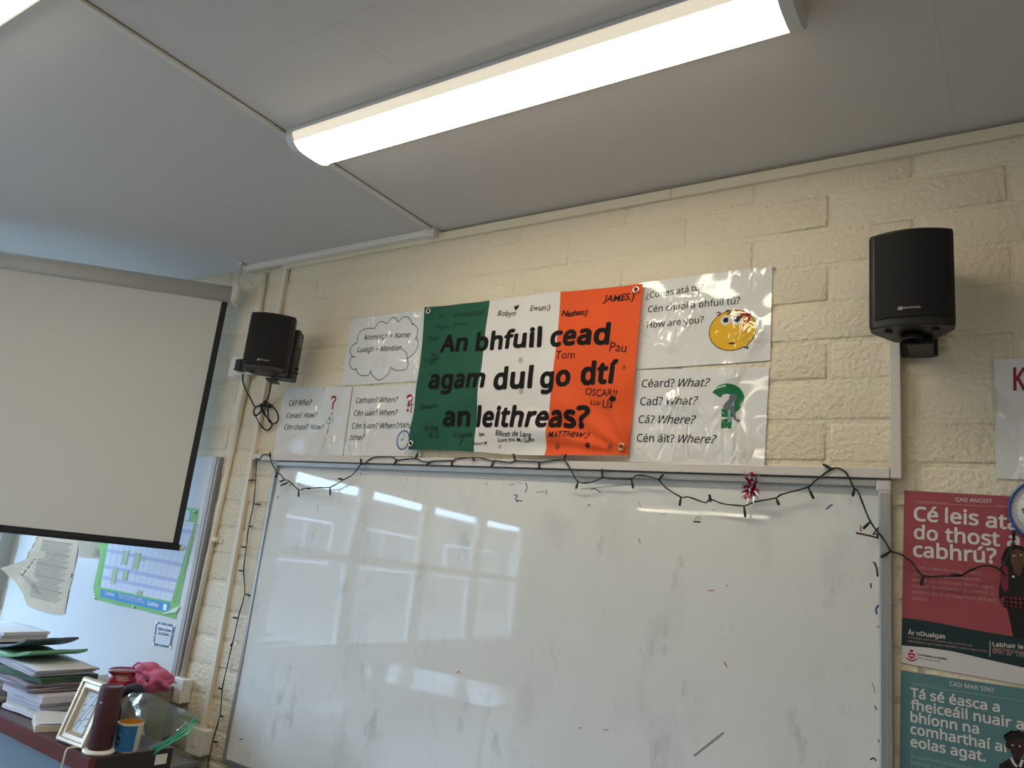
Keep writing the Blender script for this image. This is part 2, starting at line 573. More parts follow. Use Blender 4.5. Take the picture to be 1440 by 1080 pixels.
# ------------------------------------------------------------------ ceiling lamps
DIFF = mat('lit_lamp_diffuser', (0.9, 0.88, 0.82), 0.3, emit=(LAMP_COLOR[:3], LAMP_POWER))
DIFFEDGE = mat('lit_diffuser_edge', (0.9, 0.86, 0.76), 0.35, emit=((1.0, 0.86, 0.64), 0.55))
LAMPBODY = mat('white_lamp_body', (0.62, 0.63, 0.63), 0.4)
def lamp(x0, y, label, L=1.53, group=None):
    """a surface batten light running along X; y is the middle of its width"""
    hw = 0.088
    t = thing('ceiling_light', label, 'ceiling light', (x0 + L / 2, y, CEIL), 0, group)
    zc = CEIL
    m = MB(); m.box(x0 + 0.01, x0 + L - 0.01, y - hw - 0.002, y + hw + 0.002, zc - 0.0142, zc, bev=0.002)
    part(m, 'tray', LAMPBODY, t)
    # diffuser: a shallow lens under the tray, with a less bright lip along each long side
    prof = [(-hw, zc - 0.014), (-hw, zc - 0.024)]
    n = 14
    for k in range(n + 1):
        a = -1 + 2 * k / n
        prof.append((a * (hw - 0.001), zc - 0.026 - 0.035 * (1 - abs(a) ** 3.8)))
    prof += [(hw, zc - 0.024), (hw, zc - 0.014)]
    xa, xb = x0 + 0.012, x0 + L - 0.012
    m = MB()
    rows = [[m.bm.verts.new((x, y + py, pz)) for py, pz in prof] for x in (xa, xb)]
    for k in range(len(prof) - 1):
        f = m.bm.faces.new((rows[0][k], rows[0][k + 1], rows[1][k + 1], rows[1][k]))
        f.smooth = 2 <= k < len(prof) - 3
        f.material_index = 1 if (k < 3 or k > len(prof) - 5) else 0
    part(m, 'diffuser', [DIFF, DIFFEDGE], t)
    for xe, xf in ((x0 - 0.016, x0 + 0.013), (x0 + L - 0.013, x0 + L + 0.016)):
        m = MB()
        out = [(-hw - 0.003, zc)] + [(py * 1.03, pz - 0.003) for py, pz in prof] + [(hw + 0.003, zc)]
        m.prism(out, lambda u, v, d, xe=xe: (xe + d, y + u, v), xf - xe)
        part(m, 'end_cap', LAMPBODY, t)
    return t
lamp(-1.895, -0.722, 'lit white batten light on the ceiling above the whiteboard and flag')
lamp(-3.452, -1.612, 'lit white batten light cut by the top left corner of the photo')
for x, y in ((-1.9, -3.1), (0.5, -3.1), (-3.68, -6.05), (1.0, -5.6), (1.0, -7.6)):
    lamp(x, y, 'lit white batten light further back on the ceiling', group='rear ceiling lights')

# ------------------------------------------------------------------ whiteboard
def whiteboard_material():
    m = bpy.data.materials.new('whiteboard_enamel')
    m.use_nodes = True
    nt = m.node_tree
    b = nt.nodes['Principled BSDF']
    b.inputs['Roughness'].default_value = 0.10
    b.inputs['Specular IOR Level'].default_value = 0.5
    g = nt.nodes.new('ShaderNodeNewGeometry')
    def nz(scale, stretch, lo, hi, detail=5):
        mp = nt.nodes.new('ShaderNodeMapping'); mp.inputs['Scale'].default_value = stretch
        nt.links.new(g.outputs['Position'], mp.inputs['Vector'])
        n = nt.nodes.new('ShaderNodeTexNoise'); n.inputs['Scale'].default_value = scale; n.inputs['Detail'].default_value = detail
        n.inputs['Roughness'].default_value = 0.65
        nt.links.new(mp.outputs['Vector'], n.inputs['Vector'])
        r = nt.nodes.new('ShaderNodeMapRange')
        r.inputs['From Min'].default_value = lo; r.inputs['From Max'].default_value = hi
        nt.links.new(n.outputs['Fac'], r.inputs['Value'])
        return r.outputs['Result']
    def mix(fac, a, c):
        mx = nt.nodes.new('ShaderNodeMix'); mx.data_type = 'RGBA'
        nt.links.new(fac, mx.inputs['Factor'])
        if isinstance(a, tuple): mx.inputs['A'].default_value = (*a, 1)
        else: nt.links.new(a, mx.inputs['A'])
        mx.inputs['B'].default_value = (*c, 1)
        return mx.outputs['Result']
    base = mix(nz(1.6, (1, 1, 1), 0.35, 0.65), (0.75, 0.765, 0.755), (0.70, 0.715, 0.705))
    base = mix(nz(4.2, (1, 1, 0.55), 0.55, 0.78), base, (0.58, 0.59, 0.585))
    base = mix(nz(9.0, (1, 1, 0.45), 0.60, 0.78), base, (0.44, 0.45, 0.45))
    nt.links.new(base, b.inputs['Base Color'])
    r = nz(5.0, (1, 1, 1), 0.3, 0.7)
    mr = nt.nodes.new('ShaderNodeMapRange'); mr.inputs['To Min'].default_value = 0.015; mr.inputs['To Max'].default_value = 0.05
    nt.links.new(r, mr.inputs['Value']); nt.links.new(mr.outputs['Result'], b.inputs['Roughness'])
    n3 = nt.nodes.new('ShaderNodeTexNoise'); n3.inputs['Scale'].default_value = 2.2; n3.inputs['Detail'].default_value = 1
    nt.links.new(g.outputs['Position'], n3.inputs['Vector'])
    bp = nt.nodes.new('ShaderNodeBump'); bp.inputs['Strength'].default_value = 0.06; bp.inputs['Distance'].default_value = 0.01
    nt.links.new(n3.outputs['Fac'], bp.inputs['Height'])
    nt.links.new(bp.outputs['Normal'], b.inputs['Normal'])
    return m
BX0, BX1, BZ0, BZ1 = -2.668, -0.260, 0.585, 1.796
def board_y(x, z):
    t = max(0.0, z - 1.3)
    return -0.0165 + 0.5 * 0.11 * t * t
wb = thing('whiteboard', 'large wall whiteboard in an aluminium frame, smudged and hung with dark string lights', 'whiteboard', (-1.46, -0.01, BZ0))
m = MB()
m.grid(lambda u, v: (lerp(BX0 + 0.012, BX1 - 0.012, u), board_y(0, lerp(BZ0 + 0.012, BZ1 - 0.008, v)), lerp(BZ0 + 0.012, BZ1 - 0.008, v)), 24, 32)
m.box(BX0 + 0.013, BX1 - 0.013, -0.003, -0.0005, BZ0 + 0.013, BZ1 - 0.01)
part(m, 'writing_surface', whiteboard_material(), wb, recalc=False)
m = MB(); m.box(BX0, BX0 + 0.018, -0.022, -0.001, BZ0, BZ1, bev=0.003)
part(m, 'side_rail', ALU, wb)
m = MB(); m.box(BX1 - 0.030, BX1, -0.022, -0.001, BZ0, BZ1 - 0.03, bev=0.004)
m.box(BX1 - 0.022, BX1 - 0.019, -0.0228, -0.02, BZ0, BZ1 - 0.03); m.box(BX1 - 0.012, BX1 - 0.009, -0.0228, -0.02, BZ0, BZ1 - 0.03)
part(m, 'side_rail', ALU, wb)
m = MB(); m.box(BX0 + 0.018, BX1 - 0.034, -0.022, -0.001, BZ1 - 0.020, BZ1, bev=0.003)
part(m, 'top_rail', ALU, wb)
m = MB(); m.box(BX0 + 0.018, BX1 - 0.030, -0.022, -0.001, BZ0, BZ0 + 0.020, bev=0.003)
part(m, 'bottom_rail', ALU, wb)
m = MB(); m.box(BX1 - 0.036, BX1 + 0.001, -0.0235, -0.001, BZ1 - 0.032, BZ1, bev=0.006)
part(m, 'corner_cap', PVCGREY, wb)
# leftover marker strokes
BLUEINK = mat('blue_marker', (0.03, 0.05, 0.28), 0.4)
REDINK = mat('red_marker', (0.45, 0.03, 0.05), 0.4)
GREYINK = mat('half_wiped_marker', (0.27, 0.27, 0.28), 0.5)
m = MB()
by = lambda x, z: board_y(x, z) - 0.0006
for pts, wd, mi in (
    ([(-1.3796,1.7507),(-1.3722,1.7365),(-1.3756,1.7171)], .004, 1), ([(-1.4205,1.7079),(-1.4055,1.7038),(-1.4129,1.6938),(-1.3999,1.6824)], .004, 1), ([(-1.4094,1.6891),(-1.3834,1.688)], .003, 0),
    ([(-1.2957,1.73),(-1.2912,1.7137)], .003, 0), ([(-1.3334,1.7189),(-1.3004,1.7227)], .003, 3), ([(-1.1317,1.7366),(-1.1116,1.7397),(-1.0928,1.7269)], .003, 0), ([(-1.1653,1.7376),(-1.0525,1.751),(-0.9947,1.7599)], .003, 3),
    ([(-1.1343,1.6821),(-1.1298,1.6891),(-1.1244,1.6849)], .003, 0), ([(-0.7832,1.6573),(-0.7618,1.6566)], .005, 0), ([(-0.7793,1.6637),(-0.769,1.6726),(-0.7643,1.6646)], .003, 3), ([(-0.4185,1.7125),(-0.4097,1.7224),(-0.4026,1.7265)], .004, 1),
    ([(-0.3449,1.6559),(-0.3129,1.6509),(-0.2815,1.6443)], .005, 0), ([(-0.3045,1.6534),(-0.2912,1.6741),(-0.2946,1.6487)], .004, 0), ([(-0.2995,1.6573),(-0.2814,1.6461)], .004, 0),
    ([(-0.3331,1.6768),(-0.3347,1.6639),(-0.3297,1.6624)], .003, 2), ([(-0.303,1.5856),(-0.2965,1.5738),(-0.2933,1.5495)], .005, 0), ([(-0.3063,1.5853),(-0.2948,1.5828)], .003, 3), ([(-0.3097,1.532),(-0.3081,1.5199)], .004, 0),
    ([(-0.2887,1.4822),(-0.2968,1.4709),(-0.2952,1.4573)], .005, 1), ([(-0.2904,1.4511),(-0.2839,1.4605),(-0.2808,1.4524)], .004, 0), ([(-0.2937,1.4285),(-0.2905,1.4272)], .004, 0), ([(-0.289,1.3969),(-0.2874,1.3904)], .003, 1),
    ([(-0.7273,1.4659),(-0.7111,1.4697)], .003, 2), ([(-0.6775,1.4869),(-0.6734,1.4854)], .003, 0), ([(-0.9516,1.5954),(-0.9436,1.5812)], .003, 2), ([(-0.6749,1.2852),(-0.6646,1.2721)], .003, 2),
    ([(-0.3069,1.2938),(-0.3021,1.283),(-0.3006,1.2701)], .003, 3), ([(-0.3007,1.2423),(-0.296,1.2318)], .003, 0), ([(-0.3104,1.118),(-0.3025,1.1229),(-0.2979,1.1176)], .004, 0), ([(-0.2931,1.1663),(-0.2915,1.1602)], .003, 0),
    ([(-1.5692,1.1044),(-1.5614,1.1125),(-1.5517,1.1073)], .003, 2), ([(-2.3715,1.6252),(-2.3592,1.5914)], .003, 3), ([(-2.1624,1.7625),(-2.1567,1.7541)], .003, 0), ([(-2.6234,1.6456),(-2.6165,1.6368)], .006, 0),
    ([(-0.7458,1.0303),(-0.71,1.0648),(-0.6673,1.1056)], .006, 3), ([(-1.9163,1.7478),(-1.9073,1.7373)], .003, 3), ([(-1.548,1.7447),(-1.5347,1.7377)], .003, 3), ([(-1.4507,1.7383),(-1.4396,1.7436),(-1.4215,1.7394)], .003, 3),
    ([(-0.9595,1.7044),(-0.9516,1.6918)], .003, 3), ([(-1.0205,1.0391),(-1.0026,1.0446)], .003, 3), ([(-1.0971,1.0313),(-1.0899,1.0308)], .003, 0), ([(-1.4387,1.7363),(-1.417,1.7493),(-1.3936,1.7477)], .002, 3), ([(-2.5897,0.6855),(-2.5696,0.6924)], .004, 0),
    ([(-2.5675,1.6933),(-2.5482,1.7061)], .003, 0), ([(-0.8834,1.672),(-0.8678,1.6751)], .002, 3), ([(-0.7296,1.6913),(-0.7174,1.6981)], .002, 3)):
    m = MB(); m.ribbon(smooth_path(pts, 3) if len(pts) > 2 else pts, wd * .85, by, 0)
    part(m, 'marker_stroke', [INK, BLUEINK, REDINK, GREYINK][mi], wb)

# cable trunking over the board and up to the right speaker
ct = thing('cable_trunking', 'pale grey plastic trunking along the whiteboard top, rising to the right speaker', 'cable trunking', (-1.5, 0, 1.81))
m = MB(); m.box(-2.822, -0.262, -0.030, -0.0007, 1.7985, 1.8245, bev=0.002)
part(m, 'duct', PVCGREY, ct)
m = MB(); m.box(-0.2605, -0.235, -0.030, -0.0007, 1.7985, 2.17, bev=0.002)
part(m, 'duct', PVCGREY, ct)

# ------------------------------------------------------------------ laminated sheets
def lam(name, col):
    """print under clear laminate: glossy skin with puckered, blistered patches"""
    m = mat(name, col, 0.07, spec=0.6)
    nt = m.node_tree; bs = nt.nodes['Principled BSDF']
    g = nt.nodes.new('ShaderNodeNewGeometry')
    def nz(sc, st, det=2, dist=0.0):
        mp = nt.nodes.new('ShaderNodeMapping'); mp.inputs['Scale'].default_value = st
        nt.links.new(g.outputs['Position'], mp.inputs['Vector'])
        n = nt.nodes.new('ShaderNodeTexNoise'); n.inputs['Scale'].default_value = sc; n.inputs['Detail'].default_value = det
        n.inputs['Distortion'].default_value = dist
        nt.links.new(mp.outputs['Vector'], n.inputs['Vector'])
        return n.outputs['Fac']
    r = nt.nodes.new('ShaderNodeMapRange'); r.inputs['From Min'].default_value = 0.50; r.inputs['From Max'].default_value = 0.62
    nt.links.new(nz(5.5, (1, 1, 1), 1), r.inputs['Value'])
    mul = nt.nodes.new('ShaderNodeMath'); mul.operation = 'MULTIPLY'
    nt.links.new(nz(32, (1.0, 1, 0.5), 1, 0.8), mul.inputs[0]); nt.links.new(r.outputs['Result'], mul.inputs[1])
    add = nt.nodes.new('ShaderNodeMath'); add.operation = 'ADD'
    nt.links.new(mul.outputs[0], add.inputs[0]); nt.links.new(nz(7, (1, 1, 1), 0), add.inputs[1])
    bp = nt.nodes.new('ShaderNodeBump'); bp.inputs['Strength'].default_value = 0.9; bp.inputs['Distance'].default_value = 0.016
    nt.links.new(add.outputs[0], bp.inputs['Height']); nt.links.new(bp.outputs['Normal'], bs.inputs['Normal'])
    return m
LAMI = lam('laminated_paper', (0.72, 0.72, 0.72))
LAMINK = lam('laminated_black_print', (0.02, 0.02, 0.022))
LAMRED = lam('laminated_red_print', (0.30, 0.018, 0.03))
LAMGREEN = lam('laminated_green_print', (0.012, 0.16, 0.06))
LAMGREY = lam('laminated_grey_print', (0.13, 0.16, 0.18))
LAMBLUE = lam('laminated_blue_print', (0.03, 0.12, 0.32))
LAMYEL = lam('laminated_yellow_print', (0.78, 0.46, 0.03))
LAMTEAL = lam('laminated_teal_print', (0.25, 0.38, 0.42))
LAMSET = [LAMINK, LAMRED, LAMGREEN, LAMGREY, LAMBLUE, LAMYEL, LAMTEAL, LAMI]
def sheet(name, label, q, y, mats, cat='poster', amp=0.0012, seed=0.0, group=None):
    """q: TL TR BR BL on the wall; thin wavy sheet; returns (object, surface function)"""
    cx = sum(p[0] for p in q) / 4; cz = min(p[1] for p in q)
    t = thing(name, label, cat, (cx, y, cz), 0, group)
    def sy(x, z):
        return y + amp * noise.noise(Vector((x * 9 + seed, z * 9, seed)))
    m = MB()
    def P(u, v, back=0.0):
        x, z = bil(q, u, v)
        return (x, sy(x, z) + back, z)
    m.grid(lambda u, v: P(u, v), 22, 16)
    m.grid(lambda u, v: P(u, v, 0.0005), 22, 16)
    part(m, 'sheet', mats, t)
    return t, (lambda x, z: sy(x, z) - 0.0007)

def qmark(m, c, w, h, y, mi, lean=0.0, thick=0.3):
    """a question mark centred on c with the given width and height"""
    cx, cz = c
    th = w * thick
    pts = []
    for k in range(15):
        a = math.radians(175 - k * 18.5)
        pts.append((cx + (w - th) / 2 * math.cos(a), cz + h * 0.5 - w / 2 + (w - th) / 2 * math.sin(a) * 0.95))
    pts.append((cx + w * 0.02, cz - h * 0.05)); pts.append((cx, cz - h * 0.22))
    pts = [(x + lean * (z - cz), z) for x, z in pts]
    m.ribbon(pts, th, y, mi)
    z = cz - h * 0.5 + th * 0.55
    x = cx + lean * (z - cz)
    yy = y if callable(y) else (lambda a, b: y)
    ring = [(x + th * 0.55 * math.cos(a * math.pi / 5), z + th * 0.55 * math.sin(a * math.pi / 5)) for a in range(10)]
    m.face([(a, yy(a, b), b) for a, b in ring], mi)

def disc(m, c, rx_, rz_, y, mi, n=24, ang=0.0):
    yy = y if callable(y) else (lambda a, b: y)
    ring = []
    for k in range(n):
        a = 2 * math.pi * k / n
        dx, dz = rx_ * math.cos(a), rz_ * math.sin(a)
        ring.append((c[0] + dx * math.cos(ang) - dz * math.sin(ang), c[1] + dx * math.sin(ang) + dz * math.cos(ang)))
    m.face([(a, yy(a, b), b) for a, b in ring], mi)

def poly(m, pts, y, mi):
    yy = y if callable(y) else (lambda a, b: y)
    m.face([(a, yy(a, b), b) for a, b in pts], mi)

SH = 0.28
# cloud sheet
t, sy = sheet('laminated_poster', 'laminated sheet with a cloud outline around Ainmnigh and Luaigh, left of the flag',
              [(-2.3555,2.4233), (-1.9203,2.4288), (-1.9224,2.1303), (-2.3518,2.127)], -0.0035, LAMI, seed=1)
m = MB()
m = MB(); line_text(m, [('Ainmnigh =', 0), ('Name', SH)], (-2.2607,2.3222), (-2.0027,2.3161), sy); part(m, 'printed_line', LAMSET, t)
m = MB(); line_text(m, [('Luaigh =', 0), ('Mention', SH)], (-2.2864,2.2696), (-2.0396,2.2634), sy); part(m, 'printed_line', LAMSET, t)
m = MB()
cl = lambda *p: p
arcs = [[(-2.2958,2.3124),(-2.2979,2.3521),(-2.2682,2.3704),(-2.2354,2.3725),(-2.2061,2.3692)], [(-2.2061,2.3692),(-2.1921,2.3909),(-2.171,2.3969),(-2.1405,2.3843)], [(-2.1405,2.3843),(-2.1243,2.4037),(-2.1012,2.4073),(-2.0775,2.3851)], [(-2.0775,2.3851),(-2.054,2.4052),(-2.0222,2.3992),(-1.9962,2.3666)],
        [(-1.9987,2.3744),(-1.9682,2.3507),(-1.9639,2.3264),(-1.971,2.303)], [(-1.9675,2.3147),(-1.9523,2.2809),(-1.968,2.2435),(-2.0024,2.2263)], [(-2.0024,2.2263),(-2.0059,2.2458),(-2.0196,2.2586),(-2.0357,2.2695)], [(-2.0182,2.1783),(-2.0352,2.1776),(-2.0589,2.1817),(-2.0809,2.1918)], [(-2.0024,2.2263),(-1.9908,2.2034),(-1.9984,2.1832),(-2.0182,2.1783)],
        [(-2.082,2.1978),(-2.0942,2.164),(-2.1369,2.1419),(-2.1819,2.168),(-2.1925,2.1867)], [(-2.1919,2.1837),(-2.2057,2.166),(-2.2513,2.1696),(-2.2844,2.1989)], [(-2.2732,2.1953),(-2.3031,2.1983),(-2.3234,2.2244),(-2.32,2.2477),(-2.2934,2.2515)], [(-2.31,2.2503),(-2.3329,2.2785),(-2.3212,2.303),(-2.2958,2.3124)]]
for a in arcs: m.ribbon(smooth_path(a, 4), 0.0028, sy, 0)
part(m, 'cloud_outline', LAMSET, t)

# who / how sheet
t, sy = sheet('laminated_poster', 'laminated sheet reading Cé? Who?, lowest and leftmost, under the left speaker',
              [(-2.7169,2.1318), (-2.2853,2.1209), (-2.2778,1.8289), (-2.7105,1.825)], -0.0035, LAMI, seed=2)
m = MB()
for a, b, A1, B1, A2, B2 in (('Cé?', 'Who?', (-2.6636,2.0456), (-2.6094,2.0457), (-2.5965,2.0461), (-2.5147,2.0465)),
                             ('Conas?', 'How?', (-2.6656,1.9911), (-2.5636,1.9911), (-2.55,1.9913), (-2.4703,1.9912)),
                             ('Cén chaoi?', 'How?', (-2.6659,1.9395), (-2.5155,1.939), (-2.5012,1.9389), (-2.4186,1.9387))):
    m = MB(); line_text(m, [(a, 0), (b, SH)], A1, B2, sy); part(m, 'printed_line', LAMSET, t)
m = MB()
qmark(m, (-2.3835,2.0431), 0.034, 0.085, sy, 1, lean=-0.08, thick=.26)
disc(m, (-2.3895,1.9847), .008, .009, sy, 6); m.ribbon(smooth_path([(-2.4112,1.9757), (-2.3911,1.9633), (-2.3724,1.9753), (-2.3695,1.9906)], 3), 0.005, sy, 6)
m.ribbon([(-2.3875,1.9663), (-2.3862,1.9419), (-2.3877,1.9206)], 0.004, sy, 6); m.ribbon([(-2.3883,1.9419), (-2.3895,1.9191)], 0.006, sy, 3)
part(m, 'question_mark_drawing', LAMSET, t)

# when sheet
t, sy = sheet('laminated_poster', 'laminated sheet reading Cathain? When? with a small printed clock, lower left of the flag',
              [(-2.2785,2.1182), (-1.8626,2.1179), (-1.8618,1.8329), (-2.2719,1.8284)], -0.0042, LAMI, seed=3)
m = MB()
m = MB(); line_text(m, [('Cathain?', 0), ('When?', SH)], (-2.2485,2.0486), (-2.0188,2.0467), sy); part(m, 'printed_line', LAMSET, t)
m = MB(); line_text(m, [('Cén uair?', 0), ('When?', SH)], (-2.2497,1.9948), (-2.0091,1.9944), sy); part(m, 'printed_line', LAMSET, t)
m = MB(); line_text(m, [('Cén t-am?', 0), ('When?/What', SH)], (-2.249,1.9414), (-1.9055,1.9406), sy); part(m, 'printed_line', LAMSET, t)
m = MB(); text(m, 'time?', (-2.2493,1.8937), (-2.1691,1.8941), sy, bold=.009, shear=SH); part(m, 'printed_line', LAMSET, t)
m = MB()
qmark(m, (-1.9581,2.0424), 0.034, 0.072, sy, 1, thick=.34)
m.ribbon([(-1.9457,2.045), (-1.9403,2.0249), (-1.9399,2.0022)], 0.006, sy, 3); disc(m, (-1.9452,2.0521), .004, .005, sy, 3); m.ribbon([(-1.9529,2.0337), (-1.9295,2.0361)], .004, sy, 3)
part(m, 'question_mark_drawing', LAMSET, t); m = MB()
cc = (-1.9604,1.895)
ring = [(cc[0] + .031 * math.cos(a * math.pi / 18), cc[1] + .0365 * math.sin(a * math.pi / 18)) for a in range(37)]
m.ribbon(ring, 0.0055, sy, 4)
for a in range(12):
    ca, sa = math.cos(a * math.pi / 6), math.sin(a * math.pi / 6)
    m.ribbon([(cc[0] + .022 * ca, cc[1] + .026 * sa), (cc[0] + .027 * ca, cc[1] + .032 * sa)], 0.0022, sy, 4)
m.ribbon([cc, (cc[0] + .002, cc[1] + .025)], 0.003, sy, 4); m.ribbon([cc, (cc[0] - .013, cc[1] + .001)], 0.004, sy, 4)
part(m, 'clock_drawing', LAMSET, t)

# how are you sheet
t, sy = sheet('laminated_poster', 'glossy laminated sheet asking Conas atá tú? with a yellow smiley, right of the flag',
              [(-1.0134,2.431), (-0.5795,2.4356), (-0.578,2.1376), (-1.0066,2.1316)], -0.0042, LAMI, seed=4)
m = MB()
m = MB(); text(m, '¿Conas atá tú?', (-0.9853,2.3724), (-0.7891,2.381), sy, bold=.009); text(m, 'nó', (-0.7788,2.3813), (-0.7526,2.3826), sy, mi=3); part(m, 'printed_line', LAMSET, t)
m = MB(); text(m, 'Cén chaoi a bhfuil tú?', (-0.9747,2.3235), (-0.6726,2.3237), sy, bold=.009); part(m, 'printed_line', LAMSET, t)
m = MB(); text(m, 'How are you?', (-0.9746,2.2691), (-0.7843,2.2723), sy, bold=.009); part(m, 'printed_line', LAMSET, t)
m = MB()
c = (-0.6933,2.2398)
disc(m, c, 0.0735, 0.066, sy, 0); 
poly(m, [(-0.6795,2.1913), (-0.6427,2.1766), (-0.6502,2.2117)], sy, 0)
y2 = lambda x, z: sy(x, z) - 0.0004
y3 = lambda x, z: sy(x, z) - 0.0008
y4 = lambda x, z: sy(x, z) - 0.0012
disc(m, c, 0.071, 0.0635, y2, 5); poly(m, [(-0.6775,2.1957), (-0.646,2.1824), (-0.6534,2.2097)], y2, 5)
disc(m, (-0.7155,2.2737), 0.016, 0.016, y3, 7); disc(m, (-0.6805,2.2741), 0.019, 0.019, y3, 7)
disc(m, (-0.7143,2.2736), 0.0085, 0.0085, y4, 0); disc(m, (-0.6794,2.274), 0.0095, 0.0095, y4, 0)
disc(m, (-0.6938,2.1979), 0.010, 0.003, y3, 0)
qmark(m, (-0.6574,2.2618), 0.036, 0.062, y4, 1, thick=.26); qmark(m, (-0.7396,2.2921), 0.014, 0.024, sy, 1, lean=.2); qmark(m, (-0.7087,2.2973), 0.018, 0.02, y2, 0); qmark(m, (-0.6878,2.2965), 0.02, 0.02, y2, 1)
part(m, 'smiley_drawing', LAMSET, t)

# what / where sheet
t, sy = sheet('laminated_poster', 'laminated sheet reading Céard? What? with a green question mark, lower right of the flag',
              [(-1.0102,2.1294), (-0.5805,2.1187), (-0.5858,1.8257), (-1.0044,1.8303)], -0.0036, LAMI, seed=5)
m = MB()
for a, b, A1, B1, A2, B2 in (('Céard?', 'What?', (-0.9789,2.0709), (-0.8717,2.0685), (-0.8591,2.0685), (-0.7557,2.0663)),
                             ('Cad?', 'What?', (-0.9803,2.0122), (-0.9048,2.0115), (-0.893,2.0114), (-0.7899,2.0107)),
                             ('Cá?', 'Where?', (-0.9812,1.9539), (-0.9258,1.953), (-0.9128,1.9526), (-0.7935,1.951)),
                             ('Cén áit?', 'Where?', (-0.9827,1.8941), (-0.858,1.8928), (-0.8431,1.8927), (-0.7272,1.8913))):
    m = MB(); line_text(m, [(a, 0), (b, SH)], A1, B2, sy); part(m, 'printed_line', LAMSET, t)
m = MB()
y2 = lambda x, z: sy(x, z) - 0.0004
pts = [(-0.7338,2.0381),(-0.7214,2.0532),(-0.6999,2.0569),(-0.6782,2.0485),(-0.6659,2.0296),(-0.6683,2.0102),(-0.6805,1.9986),(-0.6886,1.989)]
m.ribbon(smooth_path(pts, 4), 0.032, sy, 2)
poly(m, [(-0.7156,1.996), (-0.6771,1.9931), (-0.6783,1.9695), (-0.7152,1.9699)], sy, 2)
poly(m, [(-0.7149,1.9634), (-0.6834,1.9652), (-0.6843,1.9352), (-0.7152,1.9364)], sy, 2)
disc(m, (-0.6828,2.029), .012, .0125, y2, 3)
m.ribbon(smooth_path([(-0.6857,2.0215), (-0.6979,2.0087), (-0.706,1.9958)], 3), .017, y2, 3)
m.ribbon([(-0.7039,1.998), (-0.6826,1.9975)], .014, y2, 3); m.ribbon([(-0.6826,1.9975), (-0.6739,1.963)], .009, y2, 3); m.ribbon([(-0.6931,1.9934), (-0.6904,1.9545)], .009, y2, 6)
m.ribbon([(-0.6739,1.963), (-0.661,1.9564)], .007, y2, 3); m.ribbon(smooth_path([(-0.6939,2.0151), (-0.6807,2.004), (-0.6836,2.0236)], 2), .006, y2, 6)
part(m, 'question_mark_drawing', LAMSET, t)

# sheet at the right edge of the photo
t, sy = sheet('laminated_poster', 'laminated sheet with large red lettering at the right edge, above the wall clock',
              [(-0.0274,2.1103), (0.39, 2.10), (0.385, 1.806), (-0.0334,1.8088)], -0.0036, LAMI, seed=6)
m = MB()
text(m, 'K', (0.0101,2.029), (0.0362,2.0281), sy, bold=0.02, mi=1, h=0.056); text(m, 'ey', (0.075, 2.026), (0.17, 2.026), sy, bold=0.02, mi=1)
part(m, 'print', LAMSET, t)

# ------------------------------------------------------------------ flag banner
FQ = [(-1.9276,2.4283), (-0.9923,2.4204), (-1.0029,1.8461), (-1.9107,1.8546)]
def flag_y(x, z):
    u = (x + 1.928) / 0.93; v = (2.42 - z) / 0.57
    d = 0.0
    d += 0.0050 * math.sin(9 * u + 5 * v + 1.5 * noise.noise(Vector((x * 3, z * 3, 0))) * 2)
    d += 0.0052 * math.sin(21 * (u * 0.55 + v) + 3 * noise.noise(Vector((x * 4, z * 2, 3)))) * max(0, v - 0.25)
    d += 0.0060 * noise.noise(Vector((x * 8, z * 6, 1.0)))
    # folds pulled from the lower right eyelet
    du, dv = 1 - u, 1 - v
    a = math.atan2(dv, du + 1e-4); r = math.hypot(du, dv)
    d += 0.0065 * math.sin(a * 13) * math.exp(-((r - 0.28) / 0.25) ** 2)
    return -0.0205 + max(-.012, min(.014, d))
GREEN = mat('green_cloth', (0.006, 0.088, 0.046), 0.75, bump=0.15, bscale=500, bdist=0.0006)
WHITEC = mat('white_cloth', (0.70, 0.68, 0.665), 0.75, bump=0.15, bscale=500, bdist=0.0006)
ORANGE = mat('orange_cloth', (0.76, 0.085, 0.006), 0.75, bump=0.15, bscale=500, bdist=0.0006)
fl = thing('flag_banner', 'green, white and orange cloth banner with bold black lettering and handwritten names', 'flag', (-1.45, -0.012, 1.85))
m = MB()
def fpt(u, v, back=0):
    x, z = bil(FQ, u, v)
    z += 0.006 * math.sin(math.pi * u) * (v - 0.5) * -1 + (0.004 * math.sin(u * 7) if v > 0.98 else 0)
    return (x, flag_y(x, z) + back, z)
BU = (0.3310, 0.6690)
def funeven(i): return i
NU = 99
m.grid(lambda u, v: fpt(u, v), NU, 64, pick=lambda u, v: 0 if u < 33 / 99 else (1 if u < 66 / 99 else 2))
part(m, 'cloth', [GREEN, WHITEC, ORANGE], fl)
fy = lambda x, z: flag_y(x, z) - 0.0012
FLINK = mat('black_screen_print', (0.010, 0.009, 0.010), 0.75, spec=0.15); PEN = mat('black_felt_pen', (0.012, 0.011, 0.014), 0.75, spec=0.15)
for s, A, B, h in (('An', (-1.8202,2.2373), (-1.6893,2.2348), .064), ('bhfuil', (-1.6506,2.2315), (-1.3656,2.232), .064), ('cead', (-1.3325,2.2305), (-1.0967,2.2202), .066),
                   ('agam', (-1.8515,2.094), (-1.5868,2.0891), .066), ('dul', (-1.5476,2.0805), (-1.3854,2.0829), .072), ('go', (-1.353,2.0805), (-1.232,2.085), .066), ('dtí', (-1.1939,2.0861), (-1.0586,2.0852), .070),
                   ('an', (-1.7601,1.9481), (-1.6389,1.9469), .066), ('leithreas?', (-1.6081,1.9454), (-1.1522,1.9399), .068)):
    m = MB()
    text(m, s, A, B, fy, h=h, bold=0.040, cut=0.03, space=1.06)
    part(m, 'printed_word', FLINK, fl)
